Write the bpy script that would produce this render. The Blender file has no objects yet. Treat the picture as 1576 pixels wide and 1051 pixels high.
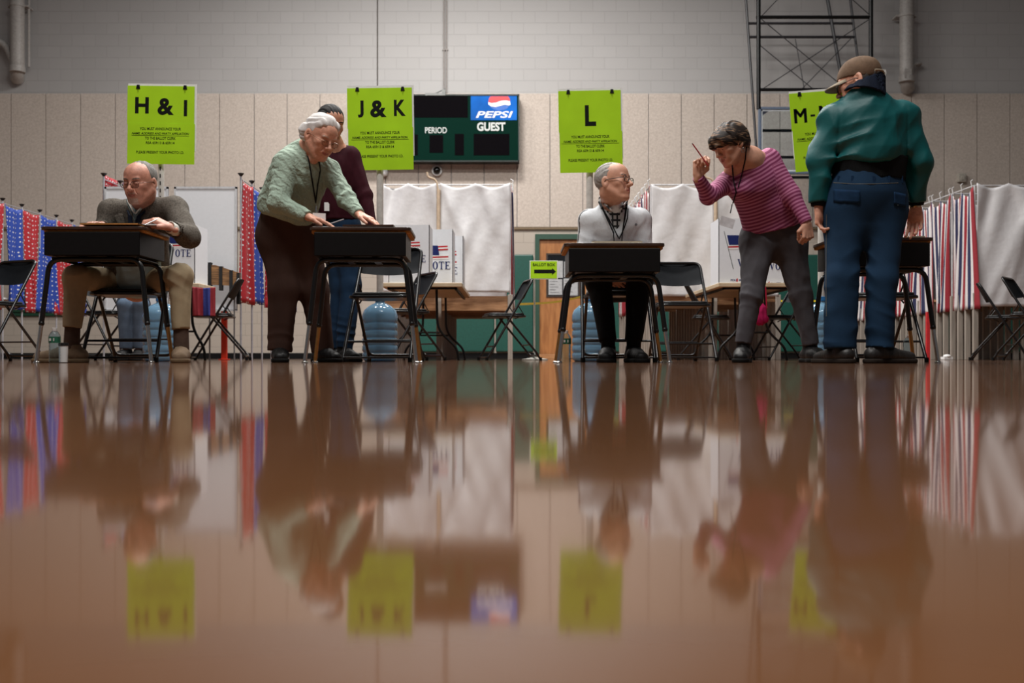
import bpy, math, random
import numpy as np
from mathutils import Vector, Matrix
SC = bpy.context.scene
COL = SC.collection
random.seed(4); RNG = np.random.default_rng(7)

# ---------------------------------------------------------------- camera, world, lights, exposure
F_PX = 1532.0                      # 35 mm lens on a 36 mm sensor, 1576 px wide
CAM_H, CX, HZ = 0.035, 788.0, 549.0
cam_d = bpy.data.cameras.new('camera'); cam = bpy.data.objects.new('camera', cam_d); COL.objects.link(cam)
cam.location = (0, 0, CAM_H); cam.rotation_euler = (math.pi/2, 0, 0)
cam_d.sensor_width = 36; cam_d.lens = F_PX/1576*36
cam_d.shift_y = (HZ-525.5)/1576
cam_d.clip_start = 0.02; cam_d.clip_end = 100
cam_d.dof.use_dof = True; cam_d.dof.focus_distance = 5.95; cam_d.dof.aperture_fstop = 3.2
SC.camera = cam
w = bpy.data.worlds.new('gym_ambient'); SC.world = w; w.use_nodes = True
w.node_tree.nodes['Background'].inputs[0].default_value = (0.93, 0.95, 1.0, 1)
w.node_tree.nodes['Background'].inputs[1].default_value = 0.085
def lamp(x, y, z, size, power, col=(1, .97, .93), spread=math.pi):
    l = bpy.data.lights.new('ceiling_lamp_light', 'AREA'); l.shape = 'SQUARE'; l.size = size; l.energy = power
    l.color = col; l.spread = spread
    o = bpy.data.objects.new('ceiling_lamp_light', l); o.location = (x, y, z); COL.objects.link(o)
for lx in (-3.2, 0, 3.2):
    lamp(lx*.7-.9, 13.6, 7.2, 1.0, 340 if lx == 0 else 150)
    lamp(lx*.7-.9, 8.6, 7.6, 1.0, 270)
    lamp(lx*.7-.9, 2.8, 7.6, 1.2, 210)
SC.view_settings.view_transform = 'Standard'; SC.view_settings.look = 'None'
SC.view_settings.exposure = 0.0; SC.view_settings.gamma = 1.0; SC.view_settings.use_curve_mapping = False
SC.cycles.max_bounces = 7; SC.cycles.diffuse_bounces = 3; SC.cycles.glossy_bounces = 4; SC.cycles.transmission_bounces = 6
SC.cycles.sample_clamp_indirect = 4.0

def sc_at(s): return F_PX/s                       # distance where one metre is s pixels tall
def P(px, py, Y): return Vector(((px-CX)/F_PX*Y, Y, CAM_H+(HZ-py)/F_PX*Y))
def PX(px, Y): return (px-CX)/F_PX*Y
def PZ(py, Y): return CAM_H+(HZ-py)/F_PX*Y

# ---------------------------------------------------------------- materials
def srgb(r, g, b):
    f = lambda c: (c/255/12.92 if c/255 <= .04045 else ((c/255+.055)/1.055)**2.4)
    return (f(r), f(g), f(b), 1)
class NT:
    def __init__(s, name):
        s.m = bpy.data.materials.new(name); s.m.use_nodes = True; s.t = s.m.node_tree
        s.b = s.t.nodes['Principled BSDF']
    def n(s, typ, ins=None, **kw):
        x = s.t.nodes.new(typ)
        for k, v in kw.items(): setattr(x, k, v)
        for k, v in (ins or {}).items():
            if isinstance(v, bpy.types.NodeSocket): s.t.links.new(v, x.inputs[k])
            else: x.inputs[k].default_value = v
        return x
    def set(s, k, v):
        if isinstance(v, bpy.types.NodeSocket): s.t.links.new(v, s.b.inputs[k])
        else: s.b.inputs[k].default_value = v
    def math(s, op, a, b=0.0):
        return s.n('ShaderNodeMath', {0: a, 1: b}, operation=op).outputs[0]
    def mix(s, f, a, b):
        x = s.n('ShaderNodeMix', data_type='RGBA')
        for i, v in ((0, f), (6, a), (7, b)):
            if isinstance(v, bpy.types.NodeSocket): s.t.links.new(v, x.inputs[i])
            else: x.inputs[i].default_value = v
        return x.outputs[2]
    def obj(s): return s.n('ShaderNodeTexCoord').outputs['Object']
    def bump(s, h, st=.3, d=.01):
        s.set('Normal', s.n('ShaderNodeBump', {'Height': h, 'Strength': st, 'Distance': d}).outputs[0])
MATS = {}
def mat(name, col, rough=.5, metal=0, var=.12, vs=30, bump=0, bs=120, trans=0, spec=None, sss=0, coat=0, alpha=1, stretch=None, bd=.004):
    if name in MATS: return MATS[name]
    T = NT(name); c = srgb(*col) if max(col) > 1 else (*col[:3], 1)
    co = T.obj()
    if stretch: co = T.n('ShaderNodeMapping', {'Vector': co, 'Scale': stretch}).outputs[0]
    if var:
        nz = T.n('ShaderNodeTexNoise', {'Vector': co, 'Scale': vs, 'Detail': 4.0}).outputs[0]
        d = tuple(x*(1-var) for x in c[:3])+(1,); u = tuple(min(1, x*(1+var)) for x in c[:3])+(1,)
        T.set('Base Color', T.mix(T.n('ShaderNodeMapRange', {0: nz, 1: .3, 2: .7}).outputs[0], d, u))
    else: T.set('Base Color', c)
    T.set('Roughness', rough); T.set('Metallic', metal)
    if trans: T.set('Transmission Weight', trans); T.set('IOR', 1.33 if trans < 1 else 1.2)
    if spec is None and rough > .58: spec = .15
    if spec is not None: T.set('Specular IOR Level', spec)
    if sss: T.set('Subsurface Weight', sss); T.set('Subsurface Radius', (.02, .008, .004)); T.set('Subsurface Scale', .4)
    if coat: T.set('Coat Weight', coat); T.set('Coat Roughness', .15)
    if alpha < 1: T.set('Alpha', alpha)
    if bump:
        T.bump(T.n('ShaderNodeTexNoise', {'Vector': co, 'Scale': bs, 'Detail': 3.0}).outputs[0], bump, bd)
    MATS[name] = T.m; return T.m

def m_block(name, c, mortar, off=0):
    T = NT(name); sp = T.n('ShaderNodeSeparateXYZ', {0: T.obj()})
    v = T.n('ShaderNodeCombineXYZ', {0: sp.outputs[0], 1: sp.outputs[2]}).outputs[0]
    br = T.n('ShaderNodeTexBrick', {'Vector': v, 'Color1': srgb(*c), 'Color2': srgb(*[x-3 for x in c]), 'Mortar': srgb(*mortar), 'Scale': 1.0,
        'Mortar Size': .005, 'Mortar Smooth': .3, 'Brick Width': .405, 'Row Height': .2025})
    nz = T.n('ShaderNodeTexNoise', {'Vector': v, 'Scale': 60.0, 'Detail': 5.0}).outputs[0]
    T.set('Base Color', T.mix(T.math('MULTIPLY', nz, .25), br.outputs[0], srgb(*[x-25 for x in c])))
    T.set('Roughness', .65)
    T.bump(T.math('ADD', T.math('MULTIPLY', br.outputs[1], -1.0), T.math('MULTIPLY', nz, .15)), .5, .006)
    return T.m
def m_speckle():
    T = NT('acoustic_panel'); co = T.obj()
    a = T.n('ShaderNodeTexNoise', {'Vector': co, 'Scale': 26.0, 'Detail': 6.0, 'Roughness': .8}).outputs[0]
    b = T.n('ShaderNodeTexNoise', {'Vector': co, 'Scale': 90.0, 'Detail': 2.0}).outputs[0]
    f = T.n('ShaderNodeMapRange', {0: T.math('ADD', T.math('MULTIPLY', a, .7), T.math('MULTIPLY', b, .3)), 1: .38, 2: .62}).outputs[0]
    T.set('Base Color', T.mix(f, srgb(172, 160, 150), srgb(200, 189, 179))); T.set('Roughness', .85); T.bump(a, .3, .004)
    return T.m
def m_floor():
    T = NT('polished_gym_floor'); co = T.obj()
    st = T.n('ShaderNodeMapping', {'Vector': co, 'Scale': (1.0, 1.0, 1)}).outputs[0]
    big = T.n('ShaderNodeTexNoise', {'Vector': st, 'Scale': 1.3, 'Detail': 5.0}).outputs[0]
    fin = T.n('ShaderNodeTexNoise', {'Vector': st, 'Scale': 9.0, 'Detail': 8.0, 'Roughness': .75}).outputs[0]
    T.set('Base Color', T.mix(fin, srgb(102, 64, 35), srgb(124, 81, 48)))
    T.set('Roughness', T.n('ShaderNodeMapRange', {0: fin, 1: .3, 2: .7, 3: .038, 4: .08}).outputs[0])
    T.set('IOR', 1.5); T.set('Sheen Weight', .08); T.set('Sheen Roughness', .35); T.set('Sheen Tint', (.8, .8, .82, 1))
    T.bump(T.math('ADD', T.math('MULTIPLY', big, .9), T.math('MULTIPLY', fin, .02)), .03, .02)
    return T.m
def m_wood(name, a, b, sc=(1, 14, 1), rough=.4, scale=6.0):
    T = NT(name); co = T.n('ShaderNodeMapping', {'Vector': T.obj(), 'Scale': sc}).outputs[0]
    nz = T.n('ShaderNodeTexNoise', {'Vector': co, 'Scale': scale, 'Detail': 6.0, 'Distortion': .4}).outputs[0]
    f = T.n('ShaderNodeMapRange', {0: nz, 1: .35, 2: .65}).outputs[0]
    T.set('Base Color', T.mix(f, srgb(*a), srgb(*b))); T.set('Roughness', rough); return T.m
def m_bands(name, cols, period, attr='UVMap', rough=.75, hard=True, bump=.2):
    """repeating bands along u of the cloth"""
    T = NT(name)
    if attr == 'UVMap': u = T.n('ShaderNodeSeparateXYZ', {0: T.n('ShaderNodeTexCoord').outputs['UV']}).outputs[0]
    else: u = T.n('ShaderNodeAttribute', attribute_name=attr).outputs['Fac']
    fr = T.math('FRACT', T.math('DIVIDE', u, period))
    r = T.n('ShaderNodeValToRGB', {0: fr}); cr = r.color_ramp; cr.interpolation = 'CONSTANT' if hard else 'LINEAR'
    while len(cr.elements) < len(cols): cr.elements.new(.5)
    for e, (p, c) in zip(cr.elements, cols): e.position = p; e.color = srgb(*c)
    nz = T.n('ShaderNodeTexNoise', {'Vector': T.obj(), 'Scale': 40.0, 'Detail': 3.0}).outputs[0]
    T.set('Base Color', T.mix(T.math('MULTIPLY', nz, .12), r.outputs[0], srgb(60, 50, 60))); T.set('Roughness', rough); T.bump(nz, bump, .01)
    return T.m
def m_stars(name, base):
    T = NT(name); uv = T.n('ShaderNodeTexCoord').outputs['UV']
    v = T.n('ShaderNodeTexVoronoi', {'Vector': uv, 'Scale': 17.0, 'Randomness': .3}); v.voronoi_dimensions = '2D'
    f = T.math('LESS_THAN', v.outputs['Distance'], .15)
    T.set('Base Color', T.mix(f, srgb(*base), srgb(190, 190, 195))); T.set('Roughness', .6); return T.m

# ---------------------------------------------------------------- mesh builder
class MB:
    def __init__(s): s.v = []; s.f = []; s.m = []; s.cur = 0
    def add(s, vs, fs):
        o = len(s.v); s.v += [tuple(v) for v in vs]; s.f += [tuple(i+o for i in f) for f in fs]; s.m += [s.cur]*len(fs); return s
    def box(s, c, d, rz=0, M=None):
        x, y, z = [q/2 for q in d]
        vs = [Vector((a*x, b*y, e*z)) for a in (-1, 1) for b in (-1, 1) for e in (-1, 1)]
        R = M if M is not None else Matrix.Rotation(rz, 3, 'Z')
        vs = [R @ v+Vector(c) for v in vs]
        return s.add(vs, [(0, 1, 3, 2), (4, 6, 7, 5), (0, 4, 5, 1), (2, 3, 7, 6), (0, 2, 6, 4), (1, 5, 7, 3)])
    def bb(s, a, b): return s.box([(a[i]+b[i])/2 for i in range(3)], [abs(b[i]-a[i]) for i in range(3)])
    def tube(s, pts, r, n=8, closed=False, cap=True, sq=None):
        pts = [Vector(p) for p in pts]; N = len(pts); rs = r if isinstance(r, (list, tuple)) else [r]*N
        vs = []; prev = None
        for i, p in enumerate(pts):
            if closed: t = pts[(i+1) % N]-pts[i-1]
            else: t = pts[min(i+1, N-1)]-pts[max(i-1, 0)]
            t = t.normalized() if t.length > 1e-9 else Vector((0, 0, 1))
            if prev is None: u = t.orthogonal().normalized()
            else:
                u = prev-t*prev.dot(t); u = u.normalized() if u.length > 1e-6 else t.orthogonal().normalized()
            prev = u; w_ = t.cross(u)
            if sq: u0, k = sq; u0 = Vector(u0); u = (u0-t*u0.dot(t)).normalized(); w_ = t.cross(u)
            for j in range(n):
                a = 2*math.pi*j/n
                vs.append(p+u*(math.cos(a)*rs[i]*(sq[1] if sq else 1))+w_*(math.sin(a)*rs[i]))
        fs = []
        for i in range(N if closed else N-1):
            for j in range(n):
                a = i*n+j; b = i*n+(j+1) % n; c = ((i+1) % N)*n+(j+1) % n; d = ((i+1) % N)*n+j
                fs.append((a, b, c, d))
        if cap and not closed: fs += [tuple(range(n))[::-1], tuple((N-1)*n+j for j in range(n))]
        return s.add(vs, fs)
    def lathe(s, prof, c=(0, 0, 0), n=24):
        vs = []; fs = []
        for r, z in prof:
            for j in range(n):
                a = 2*math.pi*j/n; vs.append((c[0]+r*math.cos(a), c[1]+r*math.sin(a), c[2]+z))
        for i in range(len(prof)-1):
            for j in range(n): fs.append((i*n+j, i*n+(j+1) % n, (i+1)*n+(j+1) % n, (i+1)*n+j))
        if prof[0][0] > 1e-4: fs.append(tuple(range(n))[::-1])
        if prof[-1][0] > 1e-4: fs.append(tuple((len(prof)-1)*n+j for j in range(n)))
        return s.add(vs, fs)
    def ball(s, c, r, n=14):
        r = r if isinstance(r, (list, tuple)) else (r, r, r); vs = []; fs = []
        for i in range(n+1):
            t = math.pi*i/n
            for j in range(2*n):
                a = math.pi*j/n; vs.append((c[0]+r[0]*math.sin(t)*math.cos(a), c[1]+r[1]*math.sin(t)*math.sin(a), c[2]-r[2]*math.cos(t)))
        for i in range(n):
            for j in range(2*n): fs.append((i*2*n+j, i*2*n+(j+1) % (2*n), (i+1)*2*n+(j+1) % (2*n), (i+1)*2*n+j))
        return s.add(vs, fs)
    def prism(s, poly, y0, y1):
        """outline in x,z extruded along y"""
        n = len(poly); vs = [(x, y0, z) for x, z in poly]+[(x, y1, z) for x, z in poly]
        return s.add(vs, [tuple(range(n)), tuple(range(n, 2*n))[::-1]]+[(i, i+n, (i+1) % n+n, (i+1) % n) for i in range(n)])
    def build(s, name, mats, parent=None, smooth=None, bevel=0, off=None, rot=None):
        me = bpy.data.meshes.new(name)
        vs = s.v if off is None else [tuple(Vector(v)-Vector(off)) for v in s.v]
        me.from_pydata(vs, [], s.f)
        mats = mats if isinstance(mats, (list, tuple)) else [mats]
        for m in mats: me.materials.append(m)
        if len(mats) > 1: me.polygons.foreach_set('material_index', s.m)
        if smooth:
            me.polygons.foreach_set('use_smooth', [True]*len(me.polygons)); me.set_sharp_from_angle(angle=math.radians(smooth))
        me.update()
        o = bpy.data.objects.new(name, me); COL.objects.link(o)
        if parent: o.parent = parent
        if bevel:
            b = o.modifiers.new('bevel', 'BEVEL'); b.width = bevel; b.segments = 2; b.limit_method = 'ANGLE'
        return o
def fillet(pts, r, n=5):
    pts = [Vector(p) for p in pts]; out = [pts[0]]
    for i in range(1, len(pts)-1):
        a, b, c = pts[i-1], pts[i], pts[i+1]
        d1 = (a-b); d2 = (c-b); q = min(r, d1.length*.49, d2.length*.49)
        p1 = b+d1.normalized()*q; p2 = b+d2.normalized()*q
        for k in range(n+1):
            t = k/n; out.append(p1*(1-t)**2+b*2*t*(1-t)+p2*t*t)
    out.append(pts[-1]); return out
def tag(o, label=None, cat=None, group=None, kind=None):
    if label: o['label'] = label
    if cat: o['category'] = cat
    if group: o['group'] = group
    if kind: o['kind'] = kind
    return o
def empty(name, loc, rz=0):
    o = bpy.data.objects.new(name, None); COL.objects.link(o); o.location = loc; o.rotation_euler = (0, 0, rz); o.empty_display_size = .1
    return o
def dup(root, loc, rz=None, label=None, group=None, parent=None):
    r = root.copy(); COL.objects.link(r); r.location = loc
    if parent: r.parent = parent
    if rz is not None: r.rotation_euler = (0, 0, rz)
    if label: r['label'] = label
    if group: r['group'] = group
    for ch in root.children:
        c = ch.copy(); COL.objects.link(c); c.parent = r
        for g in ch.children:
            d = g.copy(); COL.objects.link(d); d.parent = c
    return r
def sheet(fn, nu, nv, name, m, parent=None, thick=.003):
    """cloth sheet: fn(a,b) -> (point, u, v) with a,b in 0..1, given a real thickness"""
    vs = []; uv = []
    for j in range(nv+1):
        for i in range(nu+1):
            p, u, v = fn(i/nu, j/nv); vs.append(tuple(p)); uv.append((u, v))
    fs = [(j*(nu+1)+i, j*(nu+1)+i+1, (j+1)*(nu+1)+i+1, (j+1)*(nu+1)+i) for j in range(nv) for i in range(nu)]
    me = bpy.data.meshes.new(name); me.from_pydata(vs, [], fs); me.materials.append(m)
    l = me.uv_layers.new(name='UVMap')
    for lp in me.loops: l.data[lp.index].uv = uv[lp.vertex_index]
    me.polygons.foreach_set('use_smooth', [True]*len(me.polygons))
    o = bpy.data.objects.new(name, me); COL.objects.link(o)
    if parent: o.parent = parent
    if thick: s = o.modifiers.new('thickness', 'SOLIDIFY'); s.thickness = thick
    return o
def text_mesh(mb, body, cx, cz, y, width=None, height=None, bold=.012, shear=0, flip=False, depth=.0006, spacing=1.0):
    """letters standing in the x,z plane, facing -y, centred at cx,cz, added to the builder"""
    cu = bpy.data.curves.new('t', 'FONT'); cu.body = body; cu.size = 1; cu.offset = bold; cu.shear = shear; cu.space_character = spacing
    cu.resolution_u = 4
    o = bpy.data.objects.new('t', cu); COL.objects.link(o)
    dg = bpy.context.evaluated_depsgraph_get(); me = bpy.data.meshes.new_from_object(o.evaluated_get(dg))
    vs = np.array([v.co[:] for v in me.vertices]); lo = vs.min(0); hi = vs.max(0); W = hi-lo
    sx = width/W[0] if width else None; sz = height/W[1] if height else None
    sx = sx or sz; sz = sz or sx
    out = [(cx+(v[0]-(lo[0]+hi[0])/2)*sx, y-depth, cz+(v[1]-(lo[1]+hi[1])/2)*sz) for v in vs]
    mb.add(out, [tuple(p.vertices) for p in me.polygons])
    bpy.data.objects.remove(o); bpy.data.curves.remove(cu); bpy.data.meshes.remove(me)
    return W[1]*sz
# ---------------------------------------------------------------- sculpting with distance fields (people, shoes, hair, clothes)
def A(v): return np.array([v[0], v[1], v[2]], dtype=np.float64)
def unit(v): v = A(v); return v/np.linalg.norm(v)
class SDF:
    def __init__(s): s.P = []; s.disp = []
    def cap(s, a, b, ra, rb=None, k=.02, w=None, q=1, flat=False, flata=False, mode='u'):
        a, b = A(a), A(b); rb = ra if rb is None else rb; w = None if w is None else unit(w)
        m = max(ra, rb)*max(q, 1)
        s.P.append(('c', mode, k, np.minimum(a, b)-m, np.maximum(a, b)+m, (a, b, ra, rb, w, q, flat, flata))); return s
    def ell(s, c, r, R=None, k=.02, mode='u'):
        c = A(c); r = A(r); R = np.eye(3) if R is None else R; e = np.sqrt((R**2) @ (r**2))
        s.P.append(('e', mode, k, c-e, c+e, (c, r, R))); return s
    def plane(s, n, p, k=.004):
        """keeps the side the normal points away from"""
        n = unit(n); s.P.append(('p', 'i', k, None, None, (n, float(n @ A(p))))); return s
    def box(s, lo, hi): s.P.append(('b', 'i', 0, None, None, (A(lo), A(hi)))); return s
    def _ev(s, pr, X, Y, Z):
        t, par = pr[0], pr[5]
        if t == 'p': n, c = par; return X*n[0]+Y*n[1]+Z*n[2]-c
        if t == 'e':
            c, r, R = par; x = X-c[0]; y = Y-c[1]; z = Z-c[2]; k0 = 0; k1 = 0
            for i in range(3):
                l = (x*R[0, i]+y*R[1, i]+z*R[2, i])/r[i]; k0 = k0+l*l; k1 = k1+(l/r[i])**2
            k0 = np.sqrt(k0); k1 = np.sqrt(k1); return k0*(k0-1)/np.maximum(k1, 1e-6)
        a, b, ra, rb, w_, q, flat, flata = par
        x = X-a[0]; y = Y-a[1]; z = Z-a[2]; ba = b-a
        if w_ is not None:
            d = (x*w_[0]+y*w_[1]+z*w_[2])*(1/q-1); x = x+w_[0]*d; y = y+w_[1]*d; z = z+w_[2]*d; ba = ba+w_*((ba @ w_)*(1/q-1))
        L2 = max(ba @ ba, 1e-9); t0 = (x*ba[0]+y*ba[1]+z*ba[2])/L2; tt = np.clip(t0, 0, 1)
        d = np.sqrt((x-tt*ba[0])**2+(y-tt*ba[1])**2+(z-tt*ba[2])**2)-(ra+(rb-ra)*tt)
        if flat: d = np.maximum(d, (t0-1)*math.sqrt(L2))
        if flata: d = np.maximum(d, -t0*math.sqrt(L2))
        return d
    def grid(s, lo, hi, h):
        n = np.maximum(((hi-lo)/h).astype(int)+1, 2)
        ax = [(lo[i]+h*np.arange(n[i])).astype(np.float32) for i in range(3)]
        D = np.full(n, .06, np.float32)
        for pr in s.P:
            t, mode, k = pr[:3]
            if pr[3] is None: i0 = np.zeros(3, int); i1 = n
            else:
                mg = k+3*h+.006; i0 = np.clip(((pr[3]-mg-lo)/h).astype(int), 0, n); i1 = np.clip(((pr[4]+mg-lo)/h).astype(int)+2, 0, n)
            if np.any(i1-i0 < 1): continue
            sl = tuple(slice(a, b) for a, b in zip(i0, i1))
            X = ax[0][sl[0]][:, None, None]; Y = ax[1][sl[1]][None, :, None]; Z = ax[2][sl[2]][None, None, :]
            d = s._ev(pr, X, Y, Z).astype(np.float32); o = D[sl]
            if mode == 'u': D[sl] = np.minimum(o, d)-(np.maximum(k-np.abs(o-d), 0)**2/(4*k) if k > 0 else 0)
            else:
                if mode == 's': d = -d
                D[sl] = np.maximum(o, d)+(np.maximum(k-np.abs(o-d), 0)**2/(4*k) if k > 0 else 0)
        if s.disp:
            ix = np.nonzero(np.abs(D) < .03); p = np.stack([ax[i][ix[i]] for i in range(3)], 1).astype(np.float64); v = D[ix]
            for fn in s.disp: v = v+fn(p).astype(np.float32)
            D[ix] = v
        return D
    def bounds(s):
        q = [p for p in s.P if p[1] == 'u']; return np.min([p[3] for p in q], 0)-.03, np.max([p[4] for p in q], 0)+.03
    def mesh(s, h, chunks=None):
        if chunks is None: lo, hi = s.bounds(); chunks = [(lo, hi, h)]
        V = []; Fc = []; o = 0
        for lo, hi, hh in chunks:
            v, f = nets(s.grid(A(lo), A(hi), hh), A(lo), hh)
            V.append(v); Fc.append(f+o); o += len(v)
        return np.concatenate(V), np.concatenate(Fc)
def nets(D, lo, h):
    S = D < 0; n = D.shape
    c = np.zeros((n[0]-1, n[1]-1, n[2]-1), np.uint8)
    offs = [(i, j, k) for i in (0, 1) for j in (0, 1) for k in (0, 1)]
    for i, j, k in offs: c += S[i:n[0]-1+i, j:n[1]-1+j, k:n[2]-1+k]
    act = (c > 0) & (c < 8); ijk = np.argwhere(act); idm = np.full(act.shape, -1, np.int64); idm[act] = np.arange(len(ijk))
    pos = np.zeros((len(ijk), 3)); cnt = np.zeros(len(ijk))
    for a in offs:
        for ax in range(3):
            if a[ax]: continue
            b = list(a); b[ax] = 1
            va = D[ijk[:, 0]+a[0], ijk[:, 1]+a[1], ijk[:, 2]+a[2]]; vb = D[ijk[:, 0]+b[0], ijk[:, 1]+b[1], ijk[:, 2]+b[2]]
            m = (va < 0) != (vb < 0); t = np.where(m, va/np.where(m, va-vb, 1), 0)
            e = np.array(a, float)[None, :]+t[:, None]*(np.array(b)-np.array(a))[None, :]
            pos += e*m[:, None]; cnt += m
    V = lo+h*(ijk+pos/np.maximum(cnt, 1)[:, None]); Fs = []
    for ax in range(3):
        o1, o2 = [(1, 2), (2, 0), (0, 1)][ax]
        sl0 = [slice(0, n[i]-1) for i in range(3)]; sl1 = list(sl0)
        sl0[ax] = slice(0, n[ax]-1); sl1[ax] = slice(1, n[ax])
        d = S[tuple(sl0)] != S[tuple(sl1)]
        q = np.argwhere(d); q = q[(q[:, o1] > 0) & (q[:, o2] > 0)]
        if not len(q): continue
        def cell(a, b):
            r = q.copy(); r[:, o1] -= a; r[:, o2] -= b; return idm[r[:, 0], r[:, 1], r[:, 2]]
        f = np.stack([cell(1, 1), cell(0, 1), cell(0, 0), cell(1, 0)], 1)
        ins = S[q[:, 0], q[:, 1], q[:, 2]]; f[~ins] = f[~ins][:, ::-1]
        Fs.append(f[(f >= 0).all(1)])
    return V, (np.concatenate(Fs) if Fs else np.zeros((0, 4), int))
def np_obj(name, V, Fc, mats, base=(0, 0, 0), parent=None, midx=None, attrs=None, sub=0):
    me = bpy.data.meshes.new(name); V = V-A(base)
    me.vertices.add(len(V)); me.vertices.foreach_set('co', V.astype(np.float32).ravel())
    me.loops.add(len(Fc)*4); me.loops.foreach_set('vertex_index', Fc.astype(np.int32).ravel())
    me.polygons.add(len(Fc)); me.polygons.foreach_set('loop_start', np.arange(len(Fc), dtype=np.int32)*4)
    me.polygons.foreach_set('use_smooth', np.ones(len(Fc), bool))
    for m in (mats if isinstance(mats, (list, tuple)) else [mats]): me.materials.append(m)
    if midx is not None: me.polygons.foreach_set('material_index', midx.astype(np.int32))
    me.update(calc_edges=True); me.validate()
    for k, v in (attrs or {}).items():
        at = me.attributes.new(k, 'FLOAT', 'POINT'); at.data.foreach_set('value', v.astype(np.float32))
    o = bpy.data.objects.new(name, me); COL.objects.link(o)
    if parent: o.parent = parent
    return o
def folds(amp, sc, seed=0, stretch=(1, 1, .45)):
    r = np.random.default_rng(seed); K = r.normal(size=(4, 3))*np.array(stretch)*sc; ph = r.uniform(0, 6, 4); W = r.normal(size=(3, 3))*sc*.45
    def f(p):
        q = p+np.sin(p @ W.T+ph[:3])*(.55/sc)
        s_ = 0
        for i in range(4): s_ = s_+(1-np.abs(np.sin(q @ K[i]+ph[i])))*.5-.25
        return -amp*s_
    return f
def joint_folds(c, ax, r, freq, amp, seed=0):
    c = A(c); ax = unit(ax); o = np.random.default_rng(seed).uniform(0, 6); o3 = unit(np.random.default_rng(seed+9).normal(size=3))
    def f(p):
        d = p-c; t = d @ ax; g = np.exp(-(d**2).sum(1)/r**2)*(.45+.55*np.sin((d @ o3)*26+o*2+t*12))
        return -amp*g*(1-2*np.abs(np.sin(np.pi*freq*t*.85+2.2*np.sin((d @ o3)*12+o)+o)))
    return f
def frame(fwd, up=(0, 0, 1)):
    y = unit(fwd); x = unit(np.cross(y, A(up))); z = np.cross(x, y); return np.stack([x, y, z], 1)
def head_sdf(F, c, R, s=1.0, eye_open=.0045, gaze=0, jowl=0, jaw=1.0, nose=1.0, mouth=0, ear=1.0, thin=0):
    L = lambda x, y, z: A(c)+R @ (s*np.array([x, y, z]))
    def E(p, r, k=.02, mode='u', T=None): F.ell(L(*p), [s*q for q in r], R if T is None else R @ T, k*s, mode)
    def C(a, b, ra, rb=None, k=.015, mode='u'): F.cap(L(*a), L(*b), ra*s, (rb or ra)*s, k*s, mode=mode)
    E((0, -.012, .030), (.076, .098, .086), .01)
    E((0, .028, .045), (.064, .062, .055), .03)
    E((0, .020, -.022), (.064-thin, .068, .084), .03)
    E((0, .045, -.075), (.040*jaw, .040, .036), .03)
    for q in (-1, 1):
        C((q*.056*jaw, -.004, -.045), (q*.022, .066, -.100), .017+jowl, .016+jowl*.5, .025)
        E((q*.044, .060, -.018), (.022, .024, .022), .02)
        E((q*.034, .070, -.050), (.014+jowl, .016, .022), .02)
    E((0, .079, -.100), (.020, .017, .017), .015)
    C((-.036, .079, .024), (.036, .079, .024), .0125, k=.012)
    for q in (-1, 1):
        E((q*.032, .104, .002), (.019, .017, .0125), .012, 's')
        E((q*.032, .0765, .000), (.0165, .0165, .0150), .004)
        E((q*.032, .0945, -.001+gaze), (.0125, .0085, eye_open), .002, 's')
    C((0, .088, .014), (0, .112*nose+.0, -.026), .0075, .0105, .010)
    E((0, .113*nose, -.030), (.0115, .0115, .0095), .008)
    for q in (-1, 1): E((q*.0125, .101, -.033), (.0080, .0105, .0075), .005)
    E((0, .074, -.064), (.030, .025, .026), .018)
    for q in (-1, 1):
        C((0, .0985, -.0600), (q*.021, .0860, -.0645), .0048, .003, .004)
        C((0, .0970, -.0705), (q*.019, .0855, -.0665), .0055, .003, .004)
        C((0, .1040, -.0652), (q*.0225, .0880, -.0655), .0016+mouth, .0012, .003, 's')
        C((q*.020, .098, -.030), (q*.030, .084, -.058), .0022, .002, .008, 's')
        T = np.array([[math.cos(.25*q), -math.sin(.25*q), 0], [math.sin(.25*q), math.cos(.25*q), 0], [0, 0, 1]])
        E((q*.079, -.012, -.006), (.0075*ear, .019*ear, .031*ear), .006, T=T)
        E((q*.087, -.006, -.003), (.0065, .0095, .017), .005, 's', T)
    return L
def head_regions(V, Fc, c, R, s=1.0, brow=True, goatee=False, stubble=False):
    """0 skin, 1 lips, 2 brow hair"""
    p = V[Fc].mean(1); l = ((p-A(c)) @ R)/s; x, y, z = l[:, 0], l[:, 1], l[:, 2]; ax = np.abs(x); m = np.zeros(len(p), int)
    lip = (y > .08) & (ax < .0225) & (z < -.0575+.0*ax) & (z > -.0745+ax*.25) & (y < .125); m[lip] = 1
    if brow: m[(y > .07) & (ax > .014) & (ax < .050) & (np.abs(z-(.0225+.006*np.sin((ax-.012)*60))) < .0034) & (y < .12)] = 2
    if goatee: m[((y > .05) & (ax < .030) & (z < -.080) & (z > -.115)) | ((y > .085) & (ax < .022) & (z < -.049) & (z > -.0565))] = 3
    return m
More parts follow.
